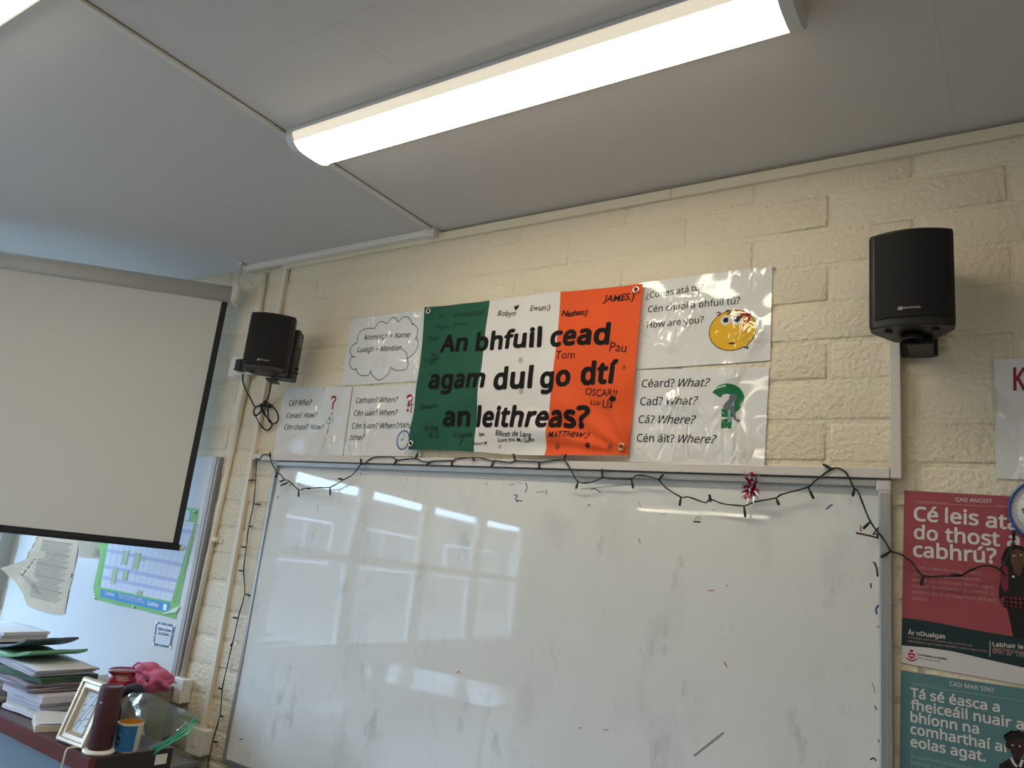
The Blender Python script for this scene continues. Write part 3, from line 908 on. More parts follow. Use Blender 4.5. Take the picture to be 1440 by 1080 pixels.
def sig(s, A, B, bold=0.004, h=None, shear=0.1, jit=0.012):
    HAND[0] = True
    mb = MB()
    text(mb, s, A, B, fy, h=h, bold=bold, shear=shear, jit=jit, cut=0.03)
    part(mb, 'handwriting', PEN, fl)
    HAND[0] = False
sig('Robyn', (-1.5689,2.3604), (-1.489,2.354), 0.004); m = MB(); poly(m, smooth_path([(-1.4889,2.3733), (-1.4979,2.388), (-1.494,2.3945), (-1.4878,2.3898), (-1.4817,2.3961), (-1.4761,2.3886), (-1.4889,2.3733)], 3)[:-1], fy, 0); part(m, 'heart_doodle', PEN, fl)
sig('Ewun:)', (-1.4225,2.3635), (-1.3402,2.3611), 0.002)
sig('Nathan:)', (-1.2933,2.335), (-1.1881,2.3294), 0.03)
sig('JAMES.)', (-1.1333,2.3704), (-1.0202,2.3665), 0.018)
sig('Tom', (-1.3019,2.1789), (-1.2216,2.1749), -0.004, shear=0); sig('Pau', (-1.0945,2.1936), (-1.0347,2.1862), -0.004, shear=0)
sig('OSCAR!!', (-1.1748,2.0486), (-1.0533,2.0356), 0.0); sig('LUV', (-1.1541,2.0176), (-1.1167,2.0101), -0.002); sig('Ua', (-1.1069,2.0022), (-1.0657,2.0003), -0.002); m = MB(); disc(m, (-1.0668,2.0293), .013, .009, fy, 0, 10); part(m, 'blot', PEN, fl)
sig('MATTHEW :)', (-1.2952,1.905), (-1.1451,1.9054), 0.022, shear=.35)
sig('Elliott de Lang', (-1.5156,1.9102), (-1.3648,1.9055), 0.01); sig('Love you Ms Guinn', (-1.5053,1.8902), (-1.3529,1.8892), 0.012, shear=0)
sig('Kate', (-1.8357,1.926), (-1.7812,1.9314), -.004); sig('x:)', (-1.8189,1.8987), (-1.7756,1.907), -.006); sig('Louise', (-1.7029,1.9045), (-1.6233,1.906), 0.0); sig(':)', (-1.6783,1.8834), (-1.6587,1.8835), 0.0)
sig('Ian', (-1.5902,1.9087), (-1.565,1.9088), .01); sig('Albert M', (-1.6141,1.8755), (-1.553,1.8786), 0.002)
sig('Daniel(Gus)', (-1.7717,2.3744), (-1.6358,2.373), -.006); sig('Joe', (-1.8526,2.3825), (-1.831,2.3817), -.008); sig('Fergus', (-1.8628,2.3347), (-1.7969,2.3338), -.008); sig('Joanna', (-1.7713,2.3375), (-1.7025,2.3361), -.008)
sig('Rían', (-1.8912,2.2884), (-1.8408,2.2878), -.008); sig('No', (-1.8653,2.2198), (-1.8299,2.2206), -.006); sig('is awful', (-1.8944,2.1997), (-1.8129,2.2025), -.008); sig('lol', (-1.8667,2.1853), (-1.8314,2.1863), -.008); sig('Dawson', (-1.8799,2.0097), (-1.7913,2.015), -.002)
m = MB(); disc(m, (-1.1426,1.8778), .0085, .0085, fy, 0, 12); part(m, 'blot', PEN, fl)
m = MB()
SPOT = mat('rubbed_stain', (0.30, 0.06, 0.015), 0.8); GSPOT = mat('grey_rubbed_stain', (0.42, 0.40, 0.40), 0.8)
for p, r, mi in (((-1.2616,1.8755), .012, 0), ((-1.0655,1.8751), .011, 0), ((-1.0358,2.1354), .008, 0), ((-1.4418,2.182), .011, 1), ((-1.4265,2.0675), .011, 1), ((-1.4968,1.872), .008, 1)):
    m = MB(); disc(m, p, r * .8, r, lambda x, z: flag_y(x, z) - 0.0009, 0, 12)
    part(m, 'stain', [SPOT, GSPOT][mi], fl)
for k, p in enumerate(((-1.9023,2.4094), (-1.0129,2.3996), (-1.0242,1.8737), (-1.8962,1.8777))):
    m = MB(); y = flag_y(*p) - 0.006
    ring = [(p[0] + .0095 * math.cos(a * math.pi / 10), y, p[1] + .0095 * math.sin(a * math.pi / 10)) for a in range(20)]
    m.tube(ring, 0.0032, 6, closed=True)
    part(m, 'eyelet', BRASS if k in (2,) else STEEL, fl)

# ------------------------------------------------------------------ speakers
LOGO = mat('pale_logo_print', (0.55, 0.55, 0.55), 0.4)
def speaker(label, loc, yaw, W0, H, Dp, Wb, powered=False):
    """loc: middle of the bottom front edge. Front bulges, sides taper to a narrower back."""
    t = thing('wall_speaker', label, 'speaker', loc, yaw)
    hw, hb = W0 / 2, Wb / 2
    def outline(s=1.0, fr=0.0):
        pts = []
        n = 12
        for k in range(n + 1):
            a = -1 + 2 * k / n
            pts.append((a * hw * s, -0.026 * (1 - a * a) + fr))
        pts += [(hw * s, 0.03), (hb * s, Dp), (-hb * s, Dp), (-hw * s, 0.03)]
        return pts
    m = MB()
    rings = []
    for z, s in ((0.004, 0.985), (0.0, 0.97), ):
        pass
    lev = [(0.0, 0.965), (0.004, 0.99), (0.010, 1.0), (H - 0.010, 1.0), (H - 0.004, 0.99), (H, 0.965)]
    for z, s in lev:
        rings.append([m.bm.verts.new((x, y, z)) for x, y in outline(s)])
    n = len(rings[0])
    for A, B in zip(rings, rings[1:]):
        for k in range(n):
            f = m.bm.faces.new((A[k], A[(k + 1) % n], B[(k + 1) % n], B[k])); f.smooth = k < 12
    m.bm.faces.new(rings[0][::-1]); m.bm.faces.new(rings[-1])
    cab = m.build('cabinet', BLACK, t)
    # grille: a curved cloth panel proud of the front, inset from the edges
    m = MB()
    gw = 0.86
    def gp(u, v, off):
        a = (-1 + 2 * u) * gw
        return (a * hw, -0.026 * (1 - a * a) - off, lerp(0.022, H - 0.006, v))
    m.grid(lambda u, v: gp(u, v, 0.0035), 14, 10)
    for (ua, ub) in ((0, 0), (1, 1)):
        m.grid(lambda u, v, ua=ua: gp(ua, v, 0.0035 * u), 1, 10)
    for vv in (0, 1):
        m.grid(lambda u, v, vv=vv: gp(u, vv, 0.0035 * v), 14, 1)
    m.build('grille', BLACKG, t)
    m = MB()
    lx = -0.006
    text(m, 'Omnitronic', (lx - 0.012, 0.040), (lx + 0.027, 0.040), lambda x, z: -0.026 * (1 - (x / hw) ** 2) - 0.0046, bold=0.01)
    text(m, 'a', (lx - 0.0185, 0.0402), (lx - 0.0145, 0.0402), lambda x, z: -0.026 * (1 - (x / hw) ** 2) - 0.0046, bold=0.05)
    m.ribbon([(lx - 0.021, 0.0385), (lx - 0.013, 0.0385), (lx - 0.013, 0.0455), (lx - 0.021, 0.0455), (lx - 0.021, 0.0385)], 0.0014, lambda x, z: -0.026 * (1 - (x / hw) ** 2) - 0.0047)
    m.build('logo', LOGO, t)
    # two screw bosses under the cabinet
    for sx in (-0.55, 0.55):
        m = MB(); m.lathe([(0, -0.006), (0.008, -0.006), (0.009, 0.002), (0, 0.002)], (sx * hw, 0.018, 0), 16)
        m.build('foot', BLACK, t)
    return t
spk = speaker('black wall speaker on the right, above the end of the whiteboard', (-0.1905, -0.205, 2.1415), math.radians(4), 0.186, 0.250, 0.115, 0.085)
m = MB()
m.box(-0.012, 0.046, 0.072, 0.200, -0.020, -0.0005, bev=0.004); m.box(-0.030, 0.055, 0.186, 0.1985, -0.018, 0.09, bev=0.003)
m.lathe([(0.024, -0.018), (0.028, 0.0), (0.0, 0.0)], (0.0, 0.05, 0), 18)
m.build('bracket', BLACK, spk)

yaw = math.radians(39)
spk2 = speaker('black wall speaker on the left with a power lead, beside the projector screen', (-2.700, -0.215, 2.156), yaw, 0.186, 0.250, 0.10, 0.12, True)
spk2.location = (-2.590, -0.222, 2.142)
# amplifier back with controls on its right side
m = MB(); m.box(0.020, 0.108, 0.060, 0.150, -0.004, 0.215, bev=0.005)
amp = m.build('amplifier_back', BLACK, spk2)
m = MB()
for z in (0.150, 0.165, 0.180, 0.022): m.box(0.1075, 0.1092, 0.100, 0.118, z, z + 0.005)
m.box(0.1075, 0.1092, 0.082, 0.086, 0.150, 0.196)
m.build('control_print', LOGO, amp)
m = MB()
for z in (0.030, 0.050): m.lathe([(0, 0), (0.006, 0), (0.006, 0.010), (0, 0.010)], (0.108, 0.104, z), 14, axis=(1, 0, 0))
m.build('knob', BLACK, amp)
m = MB()
m.box(-0.015, 0.03, 0.100, 0.20, -0.010, -0.0045, bev=0.003)
m.build('bracket', BLACK, spk2)

# ------------------------------------------------------------------ sockets, conduits
def socket(label, x0, x1, z0, z1, d, kind):
    t = thing('wall_socket', label, 'socket', ((x0 + x1) / 2, 0, z0))
    m = MB(); m.box(x0 + 0.003, x1 - 0.003, -d + 0.008, 0.0, z0 + 0.003, z1 - 0.003, bev=0.004)
    part(m, 'back_box', PVC, t)
    m = MB(); m.box(x0, x1, -d, -d + 0.0075, z0, z1, bev=0.003)
    part(m, 'face_plate', PVC, t)
    cx, cz = (x0 + x1) / 2, (z0 + z1) / 2
    if kind == 'double':
        for sx in (-0.036, 0.036):
            m = MB()
            m.box(cx + sx - 0.004, cx + sx + 0.004, -d - 0.0005, -d + 0.002, cz + 0.002, cz + 0.014)
            for q in (-0.011, 0.011): m.box(cx + sx + q - 0.004, cx + sx + q + 0.004, -d - 0.0005, -d + 0.002, cz - 0.020, cz - 0.013)
            part(m, 'socket_hole', GASKET, t)
            m = MB(); m.box(cx + sx - 0.008, cx + sx + 0.008, -d - 0.003, -d + 0.002, cz + 0.022, cz + 0.038, bev=0.001)
            part(m, 'switch', PVC, t)
    else:
        m = MB(); m.box(cx - 0.008, cx + 0.012, -d - 0.004, -d + 0.002, cz - 0.018, cz + 0.012, bev=0.001)
        part(m, 'switch', PVC, t)
        m = MB(); m.box(cx - 0.008, cx + 0.008, -d - 0.001, -d + 0.002, cz + 0.024, cz + 0.034)
        for q in (-0.032, 0.032): m.box(cx + q - 0.002, cx + q + 0.002, -d - 0.001, -d + 0.002, cz - 0.002, cz + 0.002)
        part(m, 'indicator', GASKET if kind == 'spur' else PVC, t)
    return t
a = (-3.0578,2.2727); b = (-2.9138,2.1756)
socket('white double socket behind the left speaker, with its black plug', -3.095, -2.925, 2.195, 2.285, 0.040, 'double')
a = (-3.0732,0.8203); b = (-2.954,0.7474)
socket('white switched outlet at the foot of the cream pipe beside the noticeboard', a[0], a[0] + 0.105, b[1] + 0.0, b[1] + 0.10, 0.05, 'spur')
a = (-2.8737,0.6522); b = (-2.7638,0.5842)
socket('white outlet box at the foot of the flat conduit, lowest on the wall', a[0], a[0] + 0.105, b[1] + 0.0, b[1] + 0.10, 0.05, 'blank')

def conduit(name, label, A, B, w_, flat=True):
    t = thing(name, label, 'conduit', (B[0], 0, B[1]))
    m = MB()
    if flat:
        hw = w_ / 2
        m.hexa([(B[0] - hw, -0.018, B[1]), (B[0] + hw, -0.018, B[1]), (B[0] + hw, 0.0, B[1]), (B[0] - hw, 0.0, B[1]),
                (A[0] - hw, -0.018, A[1]), (A[0] + hw, -0.018, A[1]), (A[0] + hw, 0.0, A[1]), (A[0] - hw, 0.0, A[1])])
        part(m, 'duct', CONDUIT, t)
    else:
        m.tube([(A[0], -0.0115, A[1]), (B[0], -0.0115, B[1])], w_ / 2, 14)
        part(m, 'pipe', CONDUIT, t)
    return t
A = (-2.8453,2.7147); B = (-2.8375,0.6618)
conduit('flat_conduit', 'flat cream conduit from the ceiling to the lowest outlet, left of the whiteboard', (A[0], 2.717), (B[0] + 0.004, B[1] + 0.006), 0.026)
A = (-3.0061,2.7317); 
conduit('pipe_conduit', 'short cream pipe from the ceiling to the double socket behind the left speaker', (-2.992, 2.716), (-2.975, 2.288), 0.020, False)
B = (-3.0192,0.829)
pc = conduit('pipe_conduit', 'long cream pipe from the double socket down beside the noticeboard', (-2.975, 2.193), (B[0] - 0.016, B[1] + 0.003), 0.024, False)
for zc in (1.435,):
    m = MB(); m.lathe([(0.0, -0.012), (0.015, -0.012), (0.016, -0.004), (0.016, 0.004), (0.015, 0.012), (0.0, 0.012)], (-2.990, -0.0115, zc), 16)
    m.box(-2.975, -2.950, -0.006, 0.0, zc - 0.012, zc + 0.012, bev=0.003)
    part(m, 'pipe_clip', CONDUIT, pc)

# power lead of the left speaker: plug, lead and a tied bundle hanging below
m = MB()
m.box(-3.005, -2.960, -0.078, -0.040, 2.205, 2.262, bev=0.008)
o = m.build('plug', BLACK); under(o, spk2)
lead = [(-2.9361,-0.07,2.187), (-2.9297,-0.07,2.1563), (-2.9136,-0.06,2.1178), (-2.8787,-0.05,2.0756), (-2.8574,-0.04,2.0442), (-2.8487,-0.03,2.0397), (-2.8173,-0.03,2.0522), (-2.7903,-0.03,2.0615), (-2.7656,-0.04,2.088), (-2.7131,-0.08,2.1286), (-2.6571,-0.12,2.1546)]
m = MB(); m.tube(smooth_path(lead, 5), 0.0036, 8)
loops = [[(-2.858,-0.02,2.0455), (-2.8777,-0.02,2.0259), (-2.86,-0.02,1.9991), (-2.8263,-0.02,2.0217), (-2.8287,-0.02,2.0482), (-2.779,-0.02,2.0471), (-2.7567,-0.02,2.0368), (-2.797,-0.02,2.0409), (-2.858,-0.02,2.0455)],
         [(-2.8672,-0.016,2.0067), (-2.8191,-0.016,1.96), (-2.7676,-0.016,1.9337), (-2.7381,-0.016,1.9497), (-2.749,-0.016,1.9725), (-2.803,-0.016,2.009), (-2.839,-0.016,2.0493)],
         [(-2.7968,-0.025,2.0628), (-2.7472,-0.025,2.042), (-2.7046,-0.025,2.0088), (-2.6912,-0.025,1.9764), (-2.7156,-0.025,1.9606), (-2.7529,-0.025,1.9738), (-2.7667,-0.025,2.0065), (-2.7775,-0.025,2.0459)],
         [(-2.8287,-0.02,2.0482), (-2.8095,-0.02,2.0148), (-2.7611,-0.02,1.9815)]]
for lp in loops: m.tube(smooth_path(lp, 6), 0.0036, 8)
m.tube([(-2.8061,-0.03,2.0652), (-2.8015,-0.02,2.0575), (-2.7956,-0.03,2.0452)], 0.006, 8)
o = m.build('power_lead', BLACK); under(o, spk2)

# ------------------------------------------------------------------ string lights
WIRE = mat('black_cable', (0.010, 0.011, 0.012), 0.5)
sl = thing('string_lights', 'unlit string of small black fairy lights draped over the whiteboard and down its left side', 'string lights', (-1.4, -0.03, 1.8))
strands = [
 # down the left side
 ([(-2.7847,1.8011),(-2.8036,1.8023),(-2.7867,1.711),(-2.7707,1.6064),(-2.7747,1.5107),(-2.7664,1.4199),(-2.7554,1.3212),(-2.7227,1.232),(-2.7362,1.1298),(-2.7415,1.0363),(-2.7507,0.9368),(-2.755,0.843),(-2.7402,0.7465),(-2.7557,0.643),(-2.76,0.5675),(-2.7588,0.5433),(-2.7593,0.4894)], -0.012),
 # the top run
 ([(-2.7562,1.798),(-2.742,1.82),(-2.7044,1.8206),(-2.6879,1.8105),(-2.6717,1.7856),(-2.6239,1.7461),(-2.6004,1.7373),(-2.5685,1.7162),(-2.5391,1.7121),(-2.4706,1.6775),(-2.4317,1.6852),(-2.3672,1.6898),(-2.2939,1.6944),(-2.2622,1.7057),(-2.2189,1.728),(-2.1722,1.7501),(-2.1366,1.7923),(-2.1204,1.7927),(-2.0743,1.82),(-1.9818,1.8243),(-1.9532,1.8133),(-1.9049,1.8161),(-1.8602,1.8207),(-1.8309,1.8103),(-1.7844,1.8084),(-1.7675,1.8127),(-1.685,1.8148),(-1.6682,1.8216),(-1.5977,1.8278),(-1.5496,1.8251),(-1.5015,1.817),(-1.4912,1.8189),(-1.4273,1.8133),(-1.4125,1.8205),(-1.3168,1.8178),(-1.2812,1.8214),(-1.2209,1.8243),(-1.1961,1.7973),(-1.1626,1.7574),(-1.1189,1.7563),(-1.0775,1.7726),(-1.0551,1.7708),(-0.9779,1.7718),(-0.9647,1.7835),(-0.9203,1.7813),(-0.8898,1.7722),(-0.8644,1.7502),(-0.8158,1.7236),(-0.7944,1.7255),(-0.7428,1.7114),(-0.726,1.7211),(-0.6856,1.7103),(-0.6301,1.7082),(-0.6034,1.7194),(-0.5434,1.7347),(-0.5271,1.7452),(-0.4602,1.7673),(-0.4446,1.7832),(-0.4001,1.8181),(-0.3781,1.8187),(-0.3626,1.804),(-0.3452,1.7681),(-0.3346,1.7583),(-0.3072,1.6844),(-0.2786,1.6462),(-0.2607,1.614)], -0.034),
 # across the pink poster
 ([(-0.2622,1.6146),(-0.2362,1.6077),(-0.2131,1.5892),(-0.1915,1.5619),(-0.1502,1.5656),(-0.1105,1.5701),(-0.1016,1.5775),(-0.067,1.5979),(-0.0417,1.597),(-0.0324,1.5916),(-0.0248,1.606),(-0.0161,1.6196),(-0.0021,1.6645)], -0.022),
 ([(-0.0324,1.5916),(-0.0188,1.5785)], -0.022)]
m = MB()
for pts, y in strands:
    sp = smooth_path([(x, y, z) for x, z in pts], 3)
    m.tube(sp, 0.0021, 6)
    # the second, twisted conductor
    m.tube([p + Vector((0.0016 * math.sin(i * 1.3), -0.0012, 0.0016 * math.cos(i * 1.3))) for i, p in enumerate(sp)], 0.0015, 5)
part(m, 'cable', WIRE, sl)
bulbs = [(-2.7562,1.798),(-2.7822,1.801),(-2.6879,1.8105),(-2.6901,1.829),(-2.6239,1.7461),(-2.6254,1.7222),(-2.5685,1.7162),(-2.5922,1.706),(-2.5409,1.7069),(-2.5839,1.6903),(-2.4706,1.6775),(-2.4609,1.6493),(-2.4317,1.6852),(-2.4001,1.6841),(-2.289,1.6929),(-2.2766,1.6635),(-2.2189,1.728),(-2.2469,1.7313),(-2.1366,1.7923),(-2.1385,1.8129),(-1.9532,1.8133),(-1.9604,1.7921),(-1.8602,1.8207),(-1.8486,1.836),(-1.7848,1.811),(-1.7923,1.8011),(-1.685,1.8148),(-1.6817,1.7932),(-1.5977,1.8278),(-1.5897,1.8228),(-1.5015,1.817),(-1.5073,1.7951),(-1.4125,1.8205),(-1.4204,1.8437),(-1.3168,1.8178),(-1.312,1.7926),(-1.2209,1.8243),(-1.2153,1.8455),(-1.1626,1.7574),(-1.1663,1.7342),(-1.0775,1.7726),(-1.08,1.8003),(-0.9779,1.7718),(-0.9686,1.7437),(-0.8898,1.7722),(-0.8734,1.7888),(-0.8161,1.7245),(-0.8172,1.6983),(-0.7257,1.7139),(-0.7273,1.7261),(-0.6301,1.7082),(-0.624,1.6765),(-0.5434,1.7347),(-0.536,1.7195),(-0.4602,1.7673),(-0.4448,1.7369),(-0.4001,1.8181),(-0.4226,1.83),(-0.3452,1.7681),(-0.3466,1.7569),(-0.3072,1.6844),(-0.3231,1.6653),(-0.2607,1.6138),(-0.2829,1.5973)]
b2 = [(-2.7867,1.711),(-2.8263,1.7068),(-2.7707,1.6064),(-2.7196,1.606),(-2.7747,1.5107),(-2.7555,1.5093),(-2.7664,1.4199),(-2.7925,1.4199),(-2.7554,1.3212),(-2.7819,1.3213),(-2.7227,1.232),(-2.6824,1.2273),(-2.7362,1.1298),(-2.7649,1.1286),(-2.7415,1.0363),(-2.7463,1.0145),(-2.755,0.843),(-2.771,0.8455),(-2.7402,0.7465),(-2.718,0.7445),(-2.7557,0.643),(-2.7241,0.6472)]
b3 = [(-0.1915,1.5619),(-0.1954,1.5389),(-0.1105,1.5701),(-0.1218,1.5701),(-0.0021,1.6645),(-0.0022,1.6733)]
for lst, y in ((bulbs, -0.034), (b2, -0.012), (b3, -0.022)):
    for a, b in zip(lst[::2], lst[1::2]):
        A = Vector((a[0], y, a[1])); B = Vector((b[0], y - 0.004, b[1]))
        L = (B - A).length
        if L < 0.022: B = A + (B - A) * (0.022 / max(L, 1e-5))
        m = MB(); m.tube([A, lerp(A, B, 0.35), lerp(A, B, 0.4), B], 0, 7, rad=[0.0026, 0.0030, 0.0040, 0.0036])
        part(m, 'bulb', WIRE, sl)

# small tinsel ornament
tn = thing('tinsel_ornament', 'small red and silver tinsel decoration hanging over the top of the whiteboard', 'ornament', (-0.80, -0.04, 1.74))
TRED = mat('red_tinsel', (0.42, 0.01, 0.04), 0.2, metal=0.8); TSIL = mat('silver_tinsel', (0.75, 0.75, 0.78), 0.15, metal=1)
c0 = (-0.6098,-0.04,1.7567)
for nm, mm, cnt, ln in (('red_strand', TRED, 50, .034), ('silver_strand', TSIL, 44, .046)):
    m = MB()
    for k in range(cnt):
        a = random.uniform(0, 2 * math.pi); el = random.uniform(-1, 1)
        d = Vector((math.cos(a) * 0.55, -abs(math.sin(a)) * 0.45, el * 1.25)).normalized()
        p = Vector(c0) + Vector((random.uniform(-.006, .006), 0, random.uniform(-.012, .012)))
        l = ln * random.uniform(.5, 1)
        e = d.cross(Vector((0, 1, 0.3))).normalized() * 0.0022
        q = p + d * l; mid = p + d * l * .5 + Vector((random.uniform(-.004, .004), 0, 0))
        m.face([p - e, p + e, mid + e, mid - e]); m.face([mid - e, mid + e, q + e * .3, q - e * .3])
    part(m, nm, mm, tn)
m = MB(); m.tube([(-0.6138,-0.034,1.7954), (-0.6127,-0.036,1.7791), c0], 0.0025, 6)
m.tube([(-0.6141,-0.034,1.8035), (-0.6119,-0.034,1.7975), (-0.6167,-0.034,1.7913)], 0.005, 6)
part(m, 'hanger', TRED, tn)

# ------------------------------------------------------------------ projector screen across the corner
P0 = Vector((-3.154, -0.109, 0)); SD = Vector((-0.731, -0.682, 0)); SN = Vector((0.682, -0.731, 0))   # SN faces the room
def scr(s, z, off=0.0):
    p = P0 + SD * s + SN * off
    return (p.x, p.y, z)
SCASE = mat('pale_screen_casing', (0.50, 0.49, 0.48), 0.45)
SFAB = mat('matt_screen_fabric', (0.66, 0.645, 0.61), 0.85, spec=0.2, var=0.02, vscale=2)
SBLK = mat('black_screen_border', (0.012, 0.013, 0.018), 0.75)
ps = thing('projector_screen', 'pulled-down projector screen with black border hung diagonally across the left corner', 'projector screen', scr(0.9, 2.6))
ZT, ZB, ZW = 2.60, (-0.0278,1.371)[1], (-0.0002,1.4026)[1]
SL = 1.95
def scrbox(m, s0, s1, z0, z1, d0, d1, mi=0):
    m.hexa([scr(s0, z0, d0), scr(s1, z0, d0), scr(s1, z0, d1), scr(s0, z0, d1), scr(s0, z1, d0), scr(s1, z1, d0), scr(s1, z1, d1), scr(s0, z1, d1)], mi)
m = MB()
prof = [(0.012, 2.550), (0.022, 2.552), (0.030, 2.562), (0.033, 2.585), (0.031, 2.605), (0.022, 2.625), (0.0, 2.632), (-0.03, 2.628), (-0.046, 2.612), (-0.05, 2.585), (-0.046, 2.560), (-0.03, 2.550)]
rows = [[m.bm.verts.new(scr(s, z, d)) for d, z in prof] for s in (-0.045, SL)]
n = len(prof)
for k in range(n):
    f = m.bm.faces.new((rows[0][k], rows[0][(k + 1) % n], rows[1][(k + 1) % n], rows[1][k])); f.smooth = k < n - 1
m.bm.faces.new(rows[0]); m.bm.faces.new(rows[1][::-1])
part(m, 'casing', SCASE, ps)
for s0, s1 in ((-0.075, -0.045), (SL, SL + 0.03)):
    m = MB(); scrbox(m, s0, s1, 2.545, 2.640, -0.055, 0.038)
    bmesh.ops.bevel(m.bm, geom=list(m.bm.edges), offset=0.006, segments=2, affect='EDGES')
    part(m, 'end_cap', PVC, ps)
m = MB()
scrbox(m, 0.0, SL - 0.05, ZW, ZT, -0.001, 0.0)
part(m, 'fabric', SFAB, ps)
m = MB()
scrbox(m, -0.028, -0.0002, ZB + 0.02, ZT, -0.001, 0.0003); scrbox(m, SL - 0.0498, SL - 0.02, ZB + 0.02, ZT, -0.001, 0.0003)
scrbox(m, -0.028, SL - 0.02, ZB + 0.02, ZW - 0.0002, -0.001, 0.0003)
part(m, 'border', SBLK, ps)
m = MB(); m.tube([scr(-0.036, ZB + 0.012, 0.0), scr(SL - 0.012, ZB + 0.012, 0.0)], 0.013, 12)
part(m, 'bottom_bar', SBLK, ps)
m = MB(); m.tube([scr(-0.052, ZB + 0.010, 0.0), scr(-0.034, ZB + 0.010, 0.0)], 0.010, 12)
part(m, 'bar_cap', PVC, ps)
m = MB()
for s in (-0.055, SL - 0.1):
    hk = Vector(scr(s, 0, -0.01))
    m.tube([hk + Vector((0, 0, 2.632)), hk + Vector((0.003, 0, 2.66)), hk + Vector((-0.004, 0, 2.675)), hk + Vector((0.003, 0, 2.69)), hk + Vector((0, 0, 2.715))], 0.0022, 6)
    m.tube([hk + Vector((0.010 * math.cos(a * math.pi / 6), 0, 2.722 + 0.010 * math.sin(a * math.pi / 6))) for a in range(12)], 0.0025, 6, closed=True)
    m.tube([hk + Vector((0, 0, 2.730)), hk + Vector((0, 0, CEIL))], 0.003, 6)
    m.lathe([(0.0, 0.0), (0.018, 0.0), (0.016, 0.006), (0, 0.007)], hk + Vector((0, 0, CEIL - 0.007)), 14)
part(m, 'hanger', STEEL, ps)

# ------------------------------------------------------------------ noticeboard on the front wall in the corner
NBW = mat('white_board_panel', (0.62, 0.62, 0.62), 0.45, spec=0.3)
nbz = 1.808
RL = (-3.1031,1.5507)[0]
RAILM = mat('grey_beige_rail', (0.36, 0.345, 0.32), 0.45)
nbt = thing('noticeboard', 'white noticeboard with grey aluminium channel edge, in the left corner behind the screen', 'noticeboard', (-3.9, 0, 0.62))
m = MB(); m.box(-4.76, RL - .001, -0.020, -0.0005, 0.60, nbz)
part(m, 'panel', NBW, nbt)
m = MB(); m.box(RL, RL + .030, -0.026, -0.0005, 0.60, nbz, bev=0.003); m.box(RL + .034, RL + .045, -0.024, -0.0005, 0.60, nbz - 0.002, bev=0.002)
part(m, 'side_rail', RAILM, nbt)
m = MB(); m.box(RL + .030, RL + .034, -0.020, -0.001, 0.60, nbz); m.box(RL + .045, RL + .048, -0.016, -0.001, 0.60, nbz)
part(m, 'rail_groove', GASKET, nbt)

PL = -0.0215
# year planner
PG = mat('green_planner_paper', (0.17, 0.44, 0.09), 0.45, spec=0.5, bump=0.1, bscale=12, bdist=0.006)
PW = mat('planner_white', (0.66, 0.68, 0.75), 0.45); PLAV = mat('planner_lavender', (0.42, 0.45, 0.66), 0.45); PLINE = mat('planner_rule', (0.33, 0.36, 0.50), 0.5)
PBL = mat('planner_blue', (0.015, 0.22, 0.50), 0.4); PWT = mat('planner_white_print', (0.78, 0.82, 0.86), 0.45); PCELL = mat('planner_green_cell', (0.36, 0.45, 0.25), 0.5)
pl = thing('year_planner', 'green bordered year planner pinned to the noticeboard, half behind the screen', 'planner', (-3.55, PL, 1.06))
m = MB()
OUT = [(-3.1404,1.5645), (-3.955, 1.575), (-3.935, 1.33), (-3.8807,1.2984), (-3.8823,1.2203), (-3.8818,1.1287), (-3.8371,1.0774), (-3.6343,1.073), (-3.493,1.0771), (-3.3321,1.0748), (-3.1497,1.0703)]
poly(m, OUT, PL, 0)
poly(m, OUT, PL + 0.0006, 0)
# curled lower right corner
poly(m, [(-3.2661,1.0754), (-3.1295,1.1344), (-3.1511,1.1009)], PL - 0.004, 1)
part(m, 'sheet', [PG, mat('planner_paper_back', (0.55, 0.72, 0.52), 0.5)], pl)
GQ = [(-3.845, 1.53), (-3.1506,1.4997), (-3.2079,1.1415), (-3.8133,1.1387)]
yp = lambda k: PL - 0.0006 * k
m = MB()
poly(m, GQ, yp(1), 0)
for v0, v1 in ((.30, .345), (.52, .565), (.72, .765), (.86, .90), (.10, .145)):
    poly(m, [bil(GQ, 0, v0), bil(GQ, 1, v0), bil(GQ, 1, v1), bil(GQ, 0, v1)], yp(2), 1)
for k in range(1, 13):
    m.ribbon([bil(GQ, k / 13, 0), bil(GQ, k / 13, 1)], 0.0018, yp(3), 2)
for k in range(1, 34):
    m.ribbon([bil(GQ, 0, k / 34), bil(GQ, 1, k / 34)], 0.0011, yp(3), 2)
for (u, v0, v1) in ((.13, .74, .93), (.235, .50, .68), (.285, .74, .86), (.40, .50, .70), (.47, .55, .58), (.53, .95, .995)):
    poly(m, [bil(GQ, u, v0), bil(GQ, u + .07, v0), bil(GQ, u + .07, v1), bil(GQ, u, v1)], yp(4), 3)
part(m, 'calendar_grid', [PW, PLAV, PLINE, PCELL], pl)
m = MB()
FB = [(-3.809,1.1288), (-3.2145,1.1335), (-3.2108,1.0918), (-3.7954,1.0926)]
poly(m, FB, yp(1), 0)
text(m, 'Comhar', bil(FB, .07, .58), bil(FB, .22, .58), yp(2), mi=1, bold=.02); text(m, 'Pleanáil don bhliain le chéile', bil(FB, .28, .36), bil(FB, .62, .36), yp(2), mi=1, bold=.01)
text(m, 'do gach rang agus gach múinteoir anseo', bil(FB, .28, .62), bil(FB, .66, .62), yp(2), mi=1); text(m, 'Comhar', bil(FB, .70, .70), bil(FB, .86, .70), yp(2), mi=1, bold=.02)
poly(m, [bil(FB, .92, .2), bil(FB, .965, .2), bil(FB, .965, .85), bil(FB, .92, .85)], yp(2), 1)
part(m, 'footer', [PBL, PWT], pl)
m = MB()
